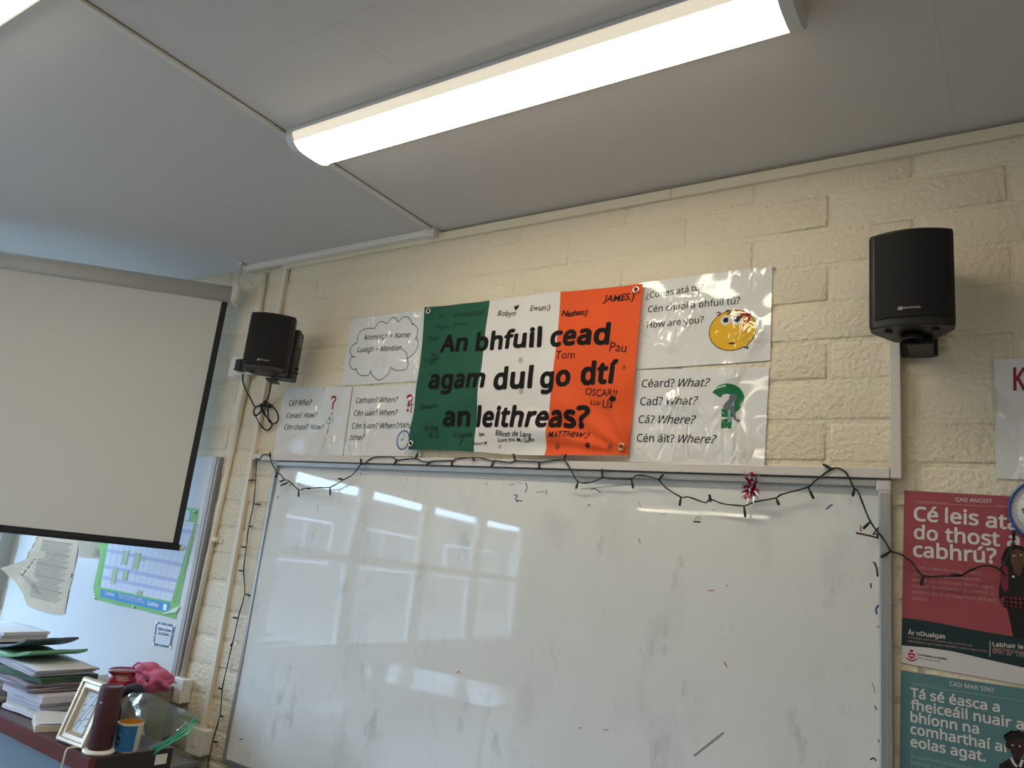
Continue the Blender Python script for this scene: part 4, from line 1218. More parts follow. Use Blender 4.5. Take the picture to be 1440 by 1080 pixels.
for k in range(28):
    a = Vector(bil(GQ, 1.045, k / 28 + .02)); m.ribbon([a - Vector((.008, 0)), a + Vector((.008, 0))], .003, yp(2), 0)
    if k > 14:
        a = Vector(bil(GQ, -.03, k / 28 + .02)); m.ribbon([a - Vector((.007, 0)), a + Vector((.007, 0))], .003, yp(2), 0)
part(m, 'date_marks', mat('dark_green_print', (0.04, 0.13, 0.03), .5), pl)
m = MB(); poly(m, [(-3.2548,1.5526), (-3.203,1.5489), (-3.197,1.5065), (-3.2507,1.5081)], yp(2), 0)
for k in range(3):
    m.ribbon([(-3.2448,1.5399) if k == 0 else ((-3.2431,1.5267) if k == 1 else (-3.2419,1.5152)), (-3.2106,1.5385) if k == 0 else ((-3.2084,1.5239) if k == 1 else (-3.2075,1.5131))], .003, yp(3), 1)
part(m, 'stuck_label', [PW, PLAV], pl)
for p in ((-3.1633,1.5462), (-3.4885,1.081), (-3.8361,1.0827)):
    m = MB(); m.lathe([(0, 0.006), (0.005, 0.005), (0.006, 0.0), (0, 0)], (p[0], PL - 0.002, p[1]), 12, axis=(0, -1, 0))
    part(m, 'pin', STEEL, pl)
# small bordered card
cd = thing('note_card', 'small white card with patterned border taped below the year planner', 'card', (-3.36, PL, 0.93))
CQ = [(-3.2922,1.0419), (-3.1444,1.0459), (-3.1448,0.9472), (-3.2807,0.9421)]
m = MB(); poly(m, CQ, PL, 0); poly(m, CQ, PL + .0006, 0)
part(m, 'card', mat('card_dark_border', (0.10, 0.13, 0.17), .4), cd)
m = MB(); poly(m, [bil(CQ, .1, .09), bil(CQ, .9, .09), bil(CQ, .9, .91), bil(CQ, .1, .91)], yp(1), 0)
for u, v in ((.03, .03), (.97, .03), (.97, .97), (.03, .97)): disc(m, bil(CQ, u, v), .007, .007, yp(2), 2, 10)
for u, v in ((.3, .05), (.6, .05), (.4, .95), (.95, .4), (.05, .6)): disc(m, bil(CQ, u, v), .010, .005, yp(2), 3, 10)
text(m, 'BÍODH CIÚNAS', bil(CQ, .18, .33), bil(CQ, .86, .33), yp(2), mi=1, bold=.02); text(m, 'SA SEOMRA', bil(CQ, .20, .52), bil(CQ, .80, .52), yp(2), mi=1, bold=.02)
for k in range(3): m.ribbon([bil(CQ, .2, .64 + k * .09), bil(CQ, .78, .64 + k * .09)], .002, yp(2), 3)
part(m, 'print', [PW, INK, STEEL, LAMTEAL], cd)

# old newsprint, torn and curling off the board
NEWS = mat('aged_newsprint', (0.52, 0.40, 0.27), 0.85, var=0.12, vscale=14, bump=0.3, bscale=20, bdist=0.004)
NEWST = mat('newsprint_type', (0.20, 0.165, 0.12), 0.8)
nw = thing('old_newspaper', 'aged torn newspaper page curling off the noticeboard below the screen', 'newspaper', (-4.35, PL, 1.0))
def ncurl(x, z):
    d = max(0.0, -4.36 - x) ; k = max(0.0, 1.24 - z)
    return -0.0225 - 0.22 * d * d * (1 if z < 1.26 else .3) - 0.004 * noise.noise(Vector((x * 9, z * 9, 2)))
NOUT = [(-4.5664,1.3567),(-4.1169,1.3739),(-4.1151,1.3281),(-4.1025,1.288),(-4.1012,1.2282),(-4.0972,1.1597),(-4.0991,1.0984),(-4.1009,1.0528),(-4.1165,1.0178),(-4.0917,0.9748),(-4.1337,0.9616),(-4.2172,0.9588),(-4.2997,0.9591),(-4.3964,0.9617),(-4.4872,0.9713),(-4.5224,0.9949),(-4.551,1.0225),(-4.6323,1.0702),(-4.7175,1.1001),(-4.8064,1.1335),(-4.6966,1.1677),(-4.602,1.2011),(-4.4962,1.2318),(-4.4139,1.2467),(-4.4355,1.2582),(-4.4958,1.2662),(-4.5258,1.2932)]
m = MB()
poly(m, NOUT, lambda x, z: -0.0225, 0)
bmesh.ops.triangulate(m.bm, faces=m.bm.faces)
for _ in range(5):
    es = [e for e in m.bm.edges if e.calc_length() > 0.03]
    if not es: break
    bmesh.ops.subdivide_edges(m.bm, edges=es, cuts=1); bmesh.ops.triangulate(m.bm, faces=m.bm.faces)
for v in m.bm.verts: v.co.y = ncurl(v.co.x, v.co.z)
for f in m.bm.faces: f.smooth = True
part(m, 'page', NEWS, nw)
m = MB()
ny = lambda x, z: ncurl(x, z) - 0.0015
LQ = [(-4.5037,1.33), (-4.1644,1.3331), (-4.139,0.9972), (-4.4955,0.998)]
k = 0
v = .04
while v < .96:
    u0 = .03 if v < .2 or v > .33 else .22
    if .66 < v < .72: u0, u1 = .2, .8
    else: u1 = .97 - .06 * ((k * 7) % 3)
    segs = 8
    m.ribbon([bil(LQ, lerp(u0, u1, q / segs), v) for q in range(segs + 1)], 0.0034 if k % 6 else .005, ny, 0)
    v += .031; k += 1
for q in range(7):
    a = Vector((-4.6799,1.134)).lerp(Vector((-4.474,1.045)), .1 + q * .13); m.ribbon([a + Vector((.03, -.003)), a + Vector((.10, -.014)), a + Vector((.14, -.02))], .0025, ny, 0)
part(m, 'newsprint', NEWST, nw)
sc = thing('paper_scrap', 'tan paper scrap with dark lettering peeking out under the screen beside the planner', 'paper', (-4.0, PL, 1.28))
SQ = [(-4.22, 1.40), (-3.96, 1.40), (-3.882,1.2699), (-4.0758,1.2633)]
m = MB(); poly(m, SQ, PL - .0002, 0); poly(m, SQ, PL + .0004, 0)
part(m, 'sheet', mat('tan_paper', (0.46, 0.36, 0.25), .8, var=.1), sc)
m = MB(); text(m, '- 26', (-3.9762,1.2794), (-3.8938,1.2812), PL - .001); part(m, 'print', NEWST, sc)

# ------------------------------------------------------------------ posters on the right
POP = dict(rough=0.42, spec=0.4)
PINK = mat('poster_pink', (0.34, 0.065, 0.085), **POP); PTEAL = mat('poster_teal', (0.09, 0.205, 0.22), **POP); PDARK = mat('poster_dark_green', (0.006, 0.030, 0.033), **POP)
PPALE = mat('poster_pale_print', (0.68, 0.65, 0.66), **POP); PROSE = mat('poster_rose_print', (0.52, 0.30, 0.31), **POP); PSKIN = mat('poster_brown_skin', (0.12, 0.055, 0.035), **POP)
PBLK = mat('poster_black', (0.008, 0.007, 0.009), **POP); PHAIR = mat('poster_red_hair', (0.20, 0.02, 0.045), **POP); PPLAID = mat('poster_plaid_red', (0.22, 0.02, 0.03), **POP); PCREST = mat('poster_crest_red', (0.40, 0.02, 0.05), **POP)
PWHITE = mat('poster_white', (0.62, 0.60, 0.60), **POP); PTXT = mat('poster_teal_text', (0.30, 0.40, 0.40), **POP)
PS = [PINK, PTEAL, PDARK, PPALE, PROSE, PSKIN, PBLK, PHAIR, PPLAID, PCREST, PWHITE, PTXT, mat('poster_dark_skin', (0.035, 0.014, 0.012), **POP)]
py_ = -0.0022
def L_(k): return py_ - 0.0005 * k
pk = thing('wall_poster', 'pink poster reading Cé leis atá do thost with a drawn schoolgirl, right of the whiteboard', 'poster', (-0.1, 0, 1.345))
PQ = [(-0.2321,1.7722), (0.062, 1.766), (0.057, 1.340), (-0.2434,1.3489)]
m = MB(); poly(m, PQ, py_, 0); poly(m, PQ, py_ + .0006, 0)
part(m, 'sheet', [PINK], pk)
m = MB()
wave = [(-0.2392,1.4567),(-0.1917,1.4563),(-0.154,1.4539),(-0.106,1.4497),(-0.0459,1.446),(0.0089,1.4444)] + [(0.06, 1.437)]
base = [(-0.2422,1.3907),(-0.1821,1.3939),(-0.1331,1.3932),(-0.099,1.3896),(-0.0479,1.3842),(0.0063,1.379)] + [(0.058, 1.374)]
poly(m, wave + base[::-1], L_(1), 2)
poly(m, base + [(0.0572, 1.3405), ((-0.2432,1.3498)[0] + .0004, (-0.2432,1.3498)[1])], L_(1), 10)
part(m, 'footer_band', PS, pk); m = MB()
text(m, 'CAD ANOIS?', (-0.1185,1.7496), (-0.0436,1.7494), L_(1), mi=3, bold=.01)
m.ribbon([(-0.2063,1.7457), (-0.1312,1.7441)], .0012, L_(1), 4); m.ribbon([(-0.0332,1.7448), (-0.0075,1.7436)], .0012, L_(1), 4); m.ribbon([(-0.2063,1.742), (-0.0076,1.741)], .0010, L_(1), 4)
part(m, 'top_line', PS, pk); m = MB()
B_ = .022
text(m, 'Cé', (-0.2115,1.6973), (-0.1576,1.6965), L_(1), mi=3, bold=B_); text(m, 'leis', (-0.143,1.6961), (-0.0718,1.6942), L_(1), mi=3, bold=B_); text(m, 'atá', (-0.0581,1.6914), (0.0088,1.6884), L_(1), mi=3, bold=B_)
text(m, 'do', (-0.2121,1.6526), (-0.1592,1.6505), L_(1), mi=3, bold=B_); text(m, 'thost', (-0.1439,1.65), (-0.03,1.648), L_(1), mi=3, bold=B_); text(m, 'a', (-0.0166,1.6466), (0.0085,1.6454), L_(1), mi=3, bold=B_)
text(m, 'cabhrú?', (-0.2141,1.6084), (-0.0378,1.6067), L_(1), mi=3, bold=B_)
part(m, 'printed_heading', PS, pk); m = MB()
for s, A, B in (('Nuair a labhraíonn tú amach,', (-0.2132,1.5782), (-0.0702,1.5771)), ('coinneofar do phríobháideacht,', (-0.215,1.5629), (-0.0699,1.5622)), ('glacfar do chuid imní dáiríre, agus', (-0.2157,1.5484), (-0.0468,1.5475)),
                ('cuirfear do mhianta i gcuimhne. Is', (-0.2162,1.5339), (-0.0454,1.5338)), ('orainne atá an fhreagracht labhairt', (-0.2175,1.5183), (-0.0427,1.5179)), ('amach.', (-0.2176,1.5037), (-0.1829,1.5033))):
    text(m, s, A, B, L_(1), mi=4)
part(m, 'small_print', PS, pk); m = MB()
text(m, 'Ár nDualgas', (-0.2274,1.4188), (-0.1478,1.4202), L_(2), mi=3, bold=.015)
text(m, 'Is ndualgas gach duine pobal sside a chruthú mar', (-0.2275,1.4104), (-0.0922,1.4106), L_(2), mi=4); text(m, 'mbraitheann gach duine sábháilte, tuiscint agus meas', (-0.2276,1.4012), (-0.0634,1.4022), L_(2), mi=4)
m.ribbon([(-0.0568,1.4286), (-0.0588,1.3935)], .0012, L_(2), 3)
text(m, 'Labhair le duine', (-0.0521,1.4174), (0.045, 1.421), L_(2), mi=3, bold=.015); text(m, 'abairle@scoil.ie nó glaoigh', (-0.0524,1.4094), (0.05, 1.411), L_(2), mi=4); text(m, 'linn ar 1800 6', (-0.0526,1.4015), (0.03, 1.402), L_(2), mi=4)
part(m, 'footer_text', PS, pk); m = MB()
cx_, cz_ = (-0.2206,1.3699)
poly(m, [(cx_ - .007, cz_ + .006), (cx_ + .007, cz_ + .006), (cx_ + .007, cz_ - .002), (cx_, cz_ - .009), (cx_ - .007, cz_ - .002)], L_(2), 9); poly(m, [(cx_ - .005, cz_ + .014), (cx_ + .005, cz_ + .014), (cx_ + .003, cz_ + .008), (cx_ - .003, cz_ + .008)], L_(2), 9)
m.ribbon([(cx_ - .004, cz_), (cx_ + .004, cz_)], .003, L_(3), 10); m.ribbon(smooth_path([(cx_ - .011, cz_ - .006), (cx_, cz_ - .012), (cx_ + .011, cz_ - .006)], 4), .003, L_(2), 9)
m.ribbon([(-0.2089,1.3816), (-0.2099,1.3617)], .0008, L_(2), 2)
text(m, 'Comhairle na nDaltaí', (-0.206,1.373), (-0.1453,1.3719), L_(2), mi=2, bold=.015); text(m, 'IRD Students Council', (-0.2064,1.3655), (-0.1602,1.3647), L_(2), mi=2)
part(m, 'crest_logo', PS, pk)
# drawn girl
m = MB()
poly(m, smooth_path([(-0.0289,1.6183),(-0.0196,1.6422),(-0.0052,1.6525),(0.0115,1.6514),(0.0248,1.6394),(0.029,1.6089),(0.0233,1.568),(0.0139,1.5382),(-0.0262,1.5336),(-0.0325,1.5523),(-0.0297,1.5951)], 3), L_(2), 6)
poly(m, smooth_path([(-0.0304,1.595),(-0.0266,1.602),(-0.0169,1.5996),(-0.0171,1.554),(-0.023,1.5436),(-0.0297,1.5526),(-0.0318,1.5752)], 3), L_(4), 7); poly(m, smooth_path([(0.0206,1.6032),(0.0287,1.6008),(0.0286,1.5654),(0.0213,1.5518),(0.0168,1.5754)], 3), L_(4), 7)
poly(m, smooth_path([(-0.0099,1.6364),(0.0029,1.6433),(0.0165,1.6387),(0.0185,1.6193),(0.0138,1.6042),(0.0024,1.5933),(-0.007,1.6022),(-0.0106,1.6183)], 3), L_(5), 5)
poly(m, [(-0.0028,1.6026),(0.0097,1.6038),(0.0105,1.5893),(0.0032,1.5788),(-0.0062,1.5876)], L_(3), 5)
poly(m, smooth_path([(-0.0303,1.5754),(-0.0131,1.5869),(-0.0047,1.5894),(0.0033,1.5804),(0.0119,1.5894),(0.028,1.5846),(0.0381,1.5664),(0.0368,1.5345),(0.0165,1.5337),(-0.0276,1.5318),(-0.035,1.5212),(-0.0366,1.5372),(-0.0353,1.5553)], 2), L_(3), 6)
poly(m, [(-0.0248,1.5329),(0.0165,1.5345),(0.0195,1.5071),(-0.027,1.5093)], L_(4), 8)
for q in range(5):
    x = 1415 + q * 6.5; m.ribbon([(-0.022,1.5332) if q == 0 else bil([(-0.0248,1.5329), (0.0165,1.5345), (0.0195,1.5071), (-0.027,1.5093)], q / 5, 0), bil([(-0.0248,1.5329), (0.0165,1.5345), (0.0195,1.5071), (-0.027,1.5093)], q / 5, 1)], .0035, L_(5), 6)
for v in (.3, .7, .98): m.ribbon([bil([(-0.0248,1.5329), (0.0165,1.5345), (0.0195,1.5071), (-0.027,1.5093)], 0, v), bil([(-0.0248,1.5329), (0.0165,1.5345), (0.0195,1.5071), (-0.027,1.5093)], 1, v)], .0035, L_(5), 6)
poly(m, [(-0.0215,1.5084),(0.0181,1.5069),(0.0183,1.4442),(-0.0115,1.443)], L_(3), 5 if False else 6)
disc(m, (-0.0026,1.628), .0032, .0020, L_(6), 10, 8); disc(m, (0.0107,1.6308), .0032, .0020, L_(6), 10, 8); disc(m, (-0.0019,1.6281), .0014, .0016, L_(7), 6, 8); disc(m, (0.0114,1.6309), .0014, .0016, L_(7), 6, 8); m.ribbon([(-0.0066,1.6334), (0.0012,1.6357)], .0016, L_(6), 6); m.ribbon([(0.0075,1.6371), (0.0151,1.6369)], .0016, L_(6), 6); m.ribbon([(0.0009,1.6095), (0.0071,1.6093)], .0018, L_(6), 7); m.ribbon([(0.0042,1.6245), (0.0053,1.6164)], .001, L_(6), 6); m.ribbon(smooth_path([(-0.0099,1.6364), (-0.0025,1.6478), (0.0128,1.6482)], 3), .004, L_(6), 6)
disc(m, (-0.0065,1.5794), .003, .003, L_(5), 10, 10); poly(m, [(-0.0072,1.5957),(0.0019,1.5803),(0.0122,1.5975),(0.0095,1.5989),(0.0021,1.5868),(-0.0044,1.5976)], L_(5), 5)
disc(m, (-0.0308,1.5201), .004, .006, L_(4), 5, 10)
part(m, 'drawn_girl', PS, pk)

tl = thing('wall_poster', 'teal poster reading Tá sé éasca a fheiceáil, below the pink poster', 'poster', (-0.1, 0, 0.9))
TQ = [(-0.2439,1.3321), (0.06, 1.3345), (0.055, 0.90), (-0.2535, 0.90)]
m = MB(); poly(m, TQ, py_, 0); poly(m, TQ, py_ + .0006, 0)
part(m, 'sheet', [PTEAL], tl)
m = MB()
text(m, 'CAD MAR SIN?', (-0.1411,1.3151), (-0.0527,1.3158), L_(1), mi=3, bold=.008)
m.ribbon([(-0.2198,1.3077), (-0.1525,1.3098)], .001, L_(1), 11); m.ribbon([(-0.2199,1.3036), (0.0035,1.3069)], .001, L_(1), 11)
part(m, 'top_line', PS, tl); m = MB()
for s, A, B in (('Tá sé éasca a', (-0.2239,1.2746), (-0.0432,1.275)), ('fheiceáil nuair a', (-0.2237,1.2472), (0.0011,1.2466)), ('bhíonn na', (-0.2245,1.2194), (-0.085,1.2201)), ('comharthaí ar', (-0.2249,1.1928), (-0.0269,1.1922)), ('eolas agat.', (-0.2252,1.1645), (-0.074,1.164))):
    text(m, s, A, B, L_(1), mi=3, bold=.020)
part(m, 'printed_heading', PS, tl); m = MB()
text(m, 'Is comharthaí bulaíochta', (-0.2257,1.1399), (-0.0914,1.1388), L_(1), mi=11); text(m, 'scipeáil scoile, athruithe', (-0.2261,1.1257), (-0.089,1.1244), L_(1), mi=11)
part(m, 'small_print', PS, tl); m = MB()
poly(m, smooth_path([(-0.0383,1.2236),(-0.0285,1.2361),(-0.0123,1.2416),(0.0035,1.2397),(0.0161,1.229),(0.0125,1.2048),(-0.0324,1.201),(-0.0333,1.2142)], 3), L_(2), 6)
poly(m, smooth_path([(-0.0265,1.2171),(-0.0128,1.2274),(0.0002,1.2227),(0.0008,1.2052),(-0.0064,1.1889),(-0.0145,1.1827),(-0.0235,1.1896),(-0.0269,1.2051)], 3), L_(3), 12)
for a_ in ([(-0.0316,1.225),(-0.0389,1.228),(-0.0299,1.2328)], [(-0.0246,1.2339),(-0.0256,1.2412),(-0.0164,1.2386)], [(-0.0137,1.2391),(-0.0095,1.2452),(-0.0044,1.2395)]): poly(m, a_, L_(2), 6)
poly(m, [(-0.0485,1.1634),(-0.0278,1.1813),(-0.0196,1.1875),(-0.0065,1.186),(0.0092,1.1865),(0.0268,1.1759),(0.0242,1.1151),(-0.0516,1.1112)], L_(2), 6)
disc(m, (-0.0214,1.21), .0024, .0014, L_(4), 10, 8); disc(m, (-0.0082,1.2106), .0024, .0014, L_(4), 10, 8); m.ribbon([(-0.0251,1.1833), (-0.0214,1.1738), (-0.0151,1.1665)], .005, L_(3), 10); m.ribbon([(-0.004,1.1836), (-0.0098,1.1677)], .005, L_(3), 10)
part(m, 'drawn_boy', PS, tl)

# wall clock with a blue rim
ccx, ccz, cr = 0.0655, 1.7325, 0.0775
ck = thing('wall_clock', 'round wall clock with bright blue rim, cut by the right edge of the photo', 'clock', (ccx, 0, ccz))
CBLUE = mat('blue_clock_rim', (0.015, 0.10, 0.42), 0.35)
m = MB(); m.lathe([(0, 0.004), (cr, 0.004), (cr, 0.018), (cr - .002, 0.022), (cr - .004, 0.022), (cr - .0055, 0.0165), (0, 0.0150)], (ccx, 0, ccz), 48, axis=(0, -1, 0))
part(m, 'rim', CBLUE, ck)
m = MB(); m.lathe([(0, .0165), (cr - .0058, .0165), (cr - .0058, .0152), (0, .0152)], (ccx, 0, ccz), 48, axis=(0, -1, 0))
part(m, 'dial', mat('clock_dial', (0.66, 0.64, 0.62), .4), ck)
m = MB()
for k in range(60):
    a = k * math.pi / 30; l = .007 if k % 5 == 0 else .0035
    r1 = cr - .014
    m.ribbon([(ccx + r1 * math.cos(a), ccz + r1 * math.sin(a)), (ccx + (r1 - l) * math.cos(a), ccz + (r1 - l) * math.sin(a))], .0012, -.0172, 0)
for k in range(12):
    a = math.pi / 2 - (k + 1) * math.pi / 6; r1 = cr - .031
    x, z = ccx + r1 * math.cos(a), ccz + r1 * math.sin(a)
    wd = .006 if k < 9 else .011
    text(m, str(k + 1), (x - wd / 2, z - .005), (x + wd / 2, z - .005), -.0172, h=.0105, bold=.02)
part(m, 'numerals', INK, ck)
m = MB(); m.ribbon([(ccx, ccz), (ccx + .022, ccz + .026)], .003, -.0185, 0); m.ribbon([(ccx, ccz), (ccx + .045, ccz - .012)], .002, -.0192, 0); disc(m, (ccx, ccz), 0.004, .004, -.0198, 0, 12)
part(m, 'hand', INK, ck)

# ------------------------------------------------------------------ bookcase, low cabinet and the things on them
WOODT = mat('dark_brown_top', (0.085, 0.045, 0.045), 0.35, var=0.15, vscale=6, stretch=(0.4, 6, 6))
WOODE = mat('mahogany_edge', (0.115, 0.022, 0.024), 0.32, var=0.25, vscale=8, stretch=(0.4, 6, 6))
WOODS = mat('dark_side_panel', (0.020, 0.014, 0.016), 0.5)
BLUEG = mat('blue_grey_panel', (0.16, 0.21, 0.25), 0.5)
FLc = (-3.4796,-0.6828); FR = (-2.441,-0.7173)
fl_ = (-4.2, -0.672); fr_ = (FR[0], -0.704); br_ = (-2.415, -0.432); bl_ = (-4.2, -0.392)
bk = thing('low_bookcase', 'low dark bookcase with mahogany edge piled with papers, in the bottom left corner', 'bookcase', (-3.3, -0.55, 0))
TZ = 0.75
def ringz(z, ins=0.0):
    return [(fl_[0], fl_[1] + ins, z), (fr_[0] - ins, fr_[1] + ins, z), (br_[0] - ins, br_[1] - ins, z), (bl_[0], bl_[1] - ins, z)]
m = MB(); m.hexa(ringz(TZ - 0.004) + ringz(TZ)); part(m, 'top', WOODT, bk)
m = MB(); m.hexa([(fl_[0], fl_[1] - .0012, TZ - .050), (fr_[0] + .0, fr_[1] - .0012, TZ - .050), (fr_[0], fr_[1] + .02, TZ - .050), (fl_[0], fl_[1] + .02, TZ - .050),
                  (fl_[0], fl_[1] - .0012, TZ - .0042), (fr_[0], fr_[1] - .0012, TZ - .0042), (fr_[0], fr_[1] + .02, TZ - .0042), (fl_[0], fl_[1] + .02, TZ - .0042)]); part(m, 'front_edge', WOODE, bk)
m = MB(); m.hexa([(fr_[0] - .02, fr_[1] + .021, 0), (fr_[0], fr_[1] + .021, 0), (br_[0], br_[1], 0), (br_[0] - .02, br_[1], 0),
                  (fr_[0] - .02, fr_[1] + .021, TZ - .0042), (fr_[0], fr_[1] + .021, TZ - .0042), (br_[0], br_[1], TZ - .0042), (br_[0] - .02, br_[1], TZ - .0042)]); part(m, 'side_panel', WOODS, bk)
m = MB(); m.hexa([(fl_[0], fl_[1] + .045, 0), (fr_[0] - .021, fr_[1] + .045, 0), (fr_[0] - .021, fr_[1] + .06, 0), (fl_[0], fl_[1] + .06, 0),
                  (fl_[0], fl_[1] + .045, TZ - .0045), (fr_[0] - .021, fr_[1] + .045, TZ - .0045), (fr_[0] - .021, fr_[1] + .06, TZ - .0045), (fl_[0], fl_[1] + .06, TZ - .0045)]); part(m, 'front_panel', BLUEG, bk)
m = MB(); poly(m, [], 0, 0) if False else None
lx0, lx1 = -2.428, -2.424
m = MB()
a = Vector((-2.4087,-0.47,0.7455)); 
m.box(-0.020, 0.020, -0.0006, 0.0006, -0.016, 0.016); o = m.build('sticker', PVC)
o.location = (br_[0] - 0.0105 * 1.0, -0.475, 0.733); o.rotation_euler = (0, 0, math.atan2(br_[1] - fr_[1], br_[0] - fr_[0]))
o.location = (lerp(fr_[0], br_[0], .86) + .0012, lerp(fr_[1], br_[1], .86), 0.718); under(o, bk); o['label'] = 'small white sticker'

lc = thing('low_cabinet', 'low grey cabinet against the wall below the outlets, behind the dark bookcase', 'cabinet', (-3.4, -0.2, 0))
GREYC = mat('grey_cabinet_paint', (0.20, 0.215, 0.23), 0.5)
m = MB(); m.box(-4.5, -2.79, -0.36, -0.0305, 0.545, 0.565, bev=0.003); part(m, 'top', GREYC, lc)
m = MB(); m.box(-4.49, -2.80, -0.345, -0.032, 0.0, 0.5445); part(m, 'body', GREYC, lc)

def slab(name, label, cx, cy, z0, h, wx, wy, rz, m_side, m_top=None, cat='paper', wav=0.0, group=None, lay=0, sag=0.0, seed=0, lift=0.0):
    """a soft rectangular pile or folder: edges slightly ragged, optional leaf lines"""
    nu, nv = 14, 8
    m = MB()
    n = max(1, lay)
    for l in range(n):
        za, zb = h * l / n, h * (l + 1) / n * (0.999 if l == n - 1 else 1) - (0.0012 if n > 1 else 0)
        jx, jy, jr = (random.uniform(-.011, .011), random.uniform(-.009, .009), random.uniform(-.06, .06)) if n > 1 else (0, 0, 0)
        def pt(u, v, z, top):
            x = (u - .5) * wx + jx; y = (v - .5) * wy + jy
            zz = z + (wav * noise.noise(Vector((u * 3 + seed, v * 3, seed + l)))) * (1 if top else .4) + wav * .4
            zz += sag * (u - .5) ** 2 * 4 + lift * max(0, u - .35) ** 2
            c_, s_ = math.cos(jr), math.sin(jr)
            return (x * c_ - y * s_, x * s_ + y * c_, zz)
        mi = l % 3 if n > 1 else 0
        T = [[m.bm.verts.new(pt(i / nu, j / nv, zb, True)) for i in range(nu + 1)] for j in range(nv + 1)]
        Bq = [[m.bm.verts.new(pt(i / nu, j / nv, za, False)) for i in range(nu + 1)] for j in range(nv + 1)]
        for j in range(nv):
            for i in range(nu):
                f = m.bm.faces.new((T[j][i], T[j][i + 1], T[j + 1][i + 1], T[j + 1][i])); f.smooth = True; f.material_index = 3 if l == n - 1 else mi
                f = m.bm.faces.new((Bq[j][i], Bq[j + 1][i], Bq[j + 1][i + 1], Bq[j][i + 1])); f.material_index = mi
        for i in range(nu):
            f = m.bm.faces.new((Bq[0][i], Bq[0][i + 1], T[0][i + 1], T[0][i])); f.material_index = mi
            f = m.bm.faces.new((Bq[nv][i + 1], Bq[nv][i], T[nv][i], T[nv][i + 1])); f.material_index = mi
        for j in range(nv):
            f = m.bm.faces.new((Bq[j + 1][0], Bq[j][0], T[j][0], T[j + 1][0])); f.material_index = mi
            f = m.bm.faces.new((Bq[j][nu], Bq[j + 1][nu], T[j + 1][nu], T[j][nu])); f.material_index = mi
    ms = m_side if isinstance(m_side, list) else [m_side] * 3
    o = m.build(name, ms + [m_top or ms[0]])
    o.location = (cx, cy, z0); o.rotation_euler = (0, 0, rz)
    return tag(o, label, cat, group)
WP = mat('white_paper_edge', (0.62, 0.62, 0.65), .8); WP2 = mat('grey_paper_edge', (0.38, 0.38, 0.42), .8); WP3 = mat('lilac_paper_edge', (0.48, 0.47, 0.55), .8)
GRF = mat('pale_green_folder', (0.16, 0.36, 0.20), .6); DGF = mat('dark_green_folder', (0.045, 0.10, 0.06), .6); GYF = mat('slate_folder', (0.10, 0.11, 0.13), .55); CRM = mat('cream_paper_edge', (0.58, 0.54, 0.44), .8); MAUVE = mat('mauve_folder', (0.20, 0.16, 0.19), .7)
z = TZ + 0.001
slab('book', 'pale book lying at the bottom of the stack, nearest the front edge', -2.850, -0.612, z, .022, .16, .14, -.38, [CRM, WP, CRM], WP, 'book')
slab('book', 'thick paper pad under the stack at its left end', -3.345, -0.565, z, .058, .20, .19, -.12, [WP, CRM, WP2], CRM, 'book', lay=4, wav=.006)
slab('paper_pile', 'stack of white sheets bulging under the lilac envelope', -3.07, -0.535, z, .055, .25, .20, .05, [WP, CRM, WP3], WP, 'papers', lay=4, wav=.008, seed=2)
slab('envelope', 'large pale lilac envelope near the bottom of the paper stack', -3.06, -0.550, z + .060, .024, .29, .20, .02, mat('lilac_envelope', (0.55, 0.53, 0.60), .6), None, 'envelope', wav=.008, seed=5)
slab('folder', 'mauve card folders stuffed with papers, in the middle of the stack', -3.12, -0.55, z + .091, .026, .30, .22, -.05, [MAUVE, WP3, MAUVE], MAUVE, 'folder', lay=4, wav=.004, seed=3)
slab('paper_pile', 'loose white papers fanned at the left of the stack', -3.46, -0.555, z + .088, .058, .24, .20, .10, [WP, WP3, WP], WP, 'papers', lay=6, wav=.004, seed=9)
slab('folder', 'dark green folder in the middle of the stack', -3.12, -0.545, z + .118, .022, .30, .22, .04, [DGF, DGF, GRF], DGF, 'folder', lay=2, wav=.004, seed=4)
slab('paper_pile', 'wad of white papers between the green folders', -3.14, -0.54, z + .143, .024, .34, .22, -.04, [WP, WP2, WP3], WP, 'papers', lay=6, wav=.004, seed=6)
slab('folder', 'pale green card folder lying open near the top of the stack', -3.25, -0.545, z + .170, .009, .35, .22, .03, [GRF, GRF, GRF], GRF, 'folder', wav=.008, seed=7, lay=1, lift=.09)
slab('folder', 'slate grey card folder on the pale green one', -3.36, -0.53, z + .186, .007, .35, .21, .07, [GYF, GYF, GYF], GYF, 'folder', wav=.008, seed=8, lay=1, lift=.12)
slab('ring_binder', 'white ring binder lying on top of the paper stack', -3.55, -0.52, z + .204, .036, .32, .18, -.02, [WP, WP2, WP], WP, 'binder', lay=3, wav=.002, seed=10)

def curled(label, cx, cy, z0, wx, wy, rz, hump, seed):
    m = MB()
    def pt(u, v, th):
        return ((u - .5) * wx, (v - .5) * wy + .012 * math.sin(u * 5 + seed), .002 + hump * max(0, math.sin(math.pi * u * 1.1)) * (1 - .4 * v) + th)
    m.grid(lambda u, v: pt(u, v, 0), 16, 6); m.grid(lambda u, v: pt(u, v, .0012), 16, 6)
    o = m.build('loose_page', WP); o.location = (cx, cy, z0); o.rotation_euler = (0, 0, rz)
    tag(o, label, 'paper')
curled('white page curling over the pale book at the front of the stack', -2.860, -.616, z + .0225, .17, .10, -.45, .020, 1)

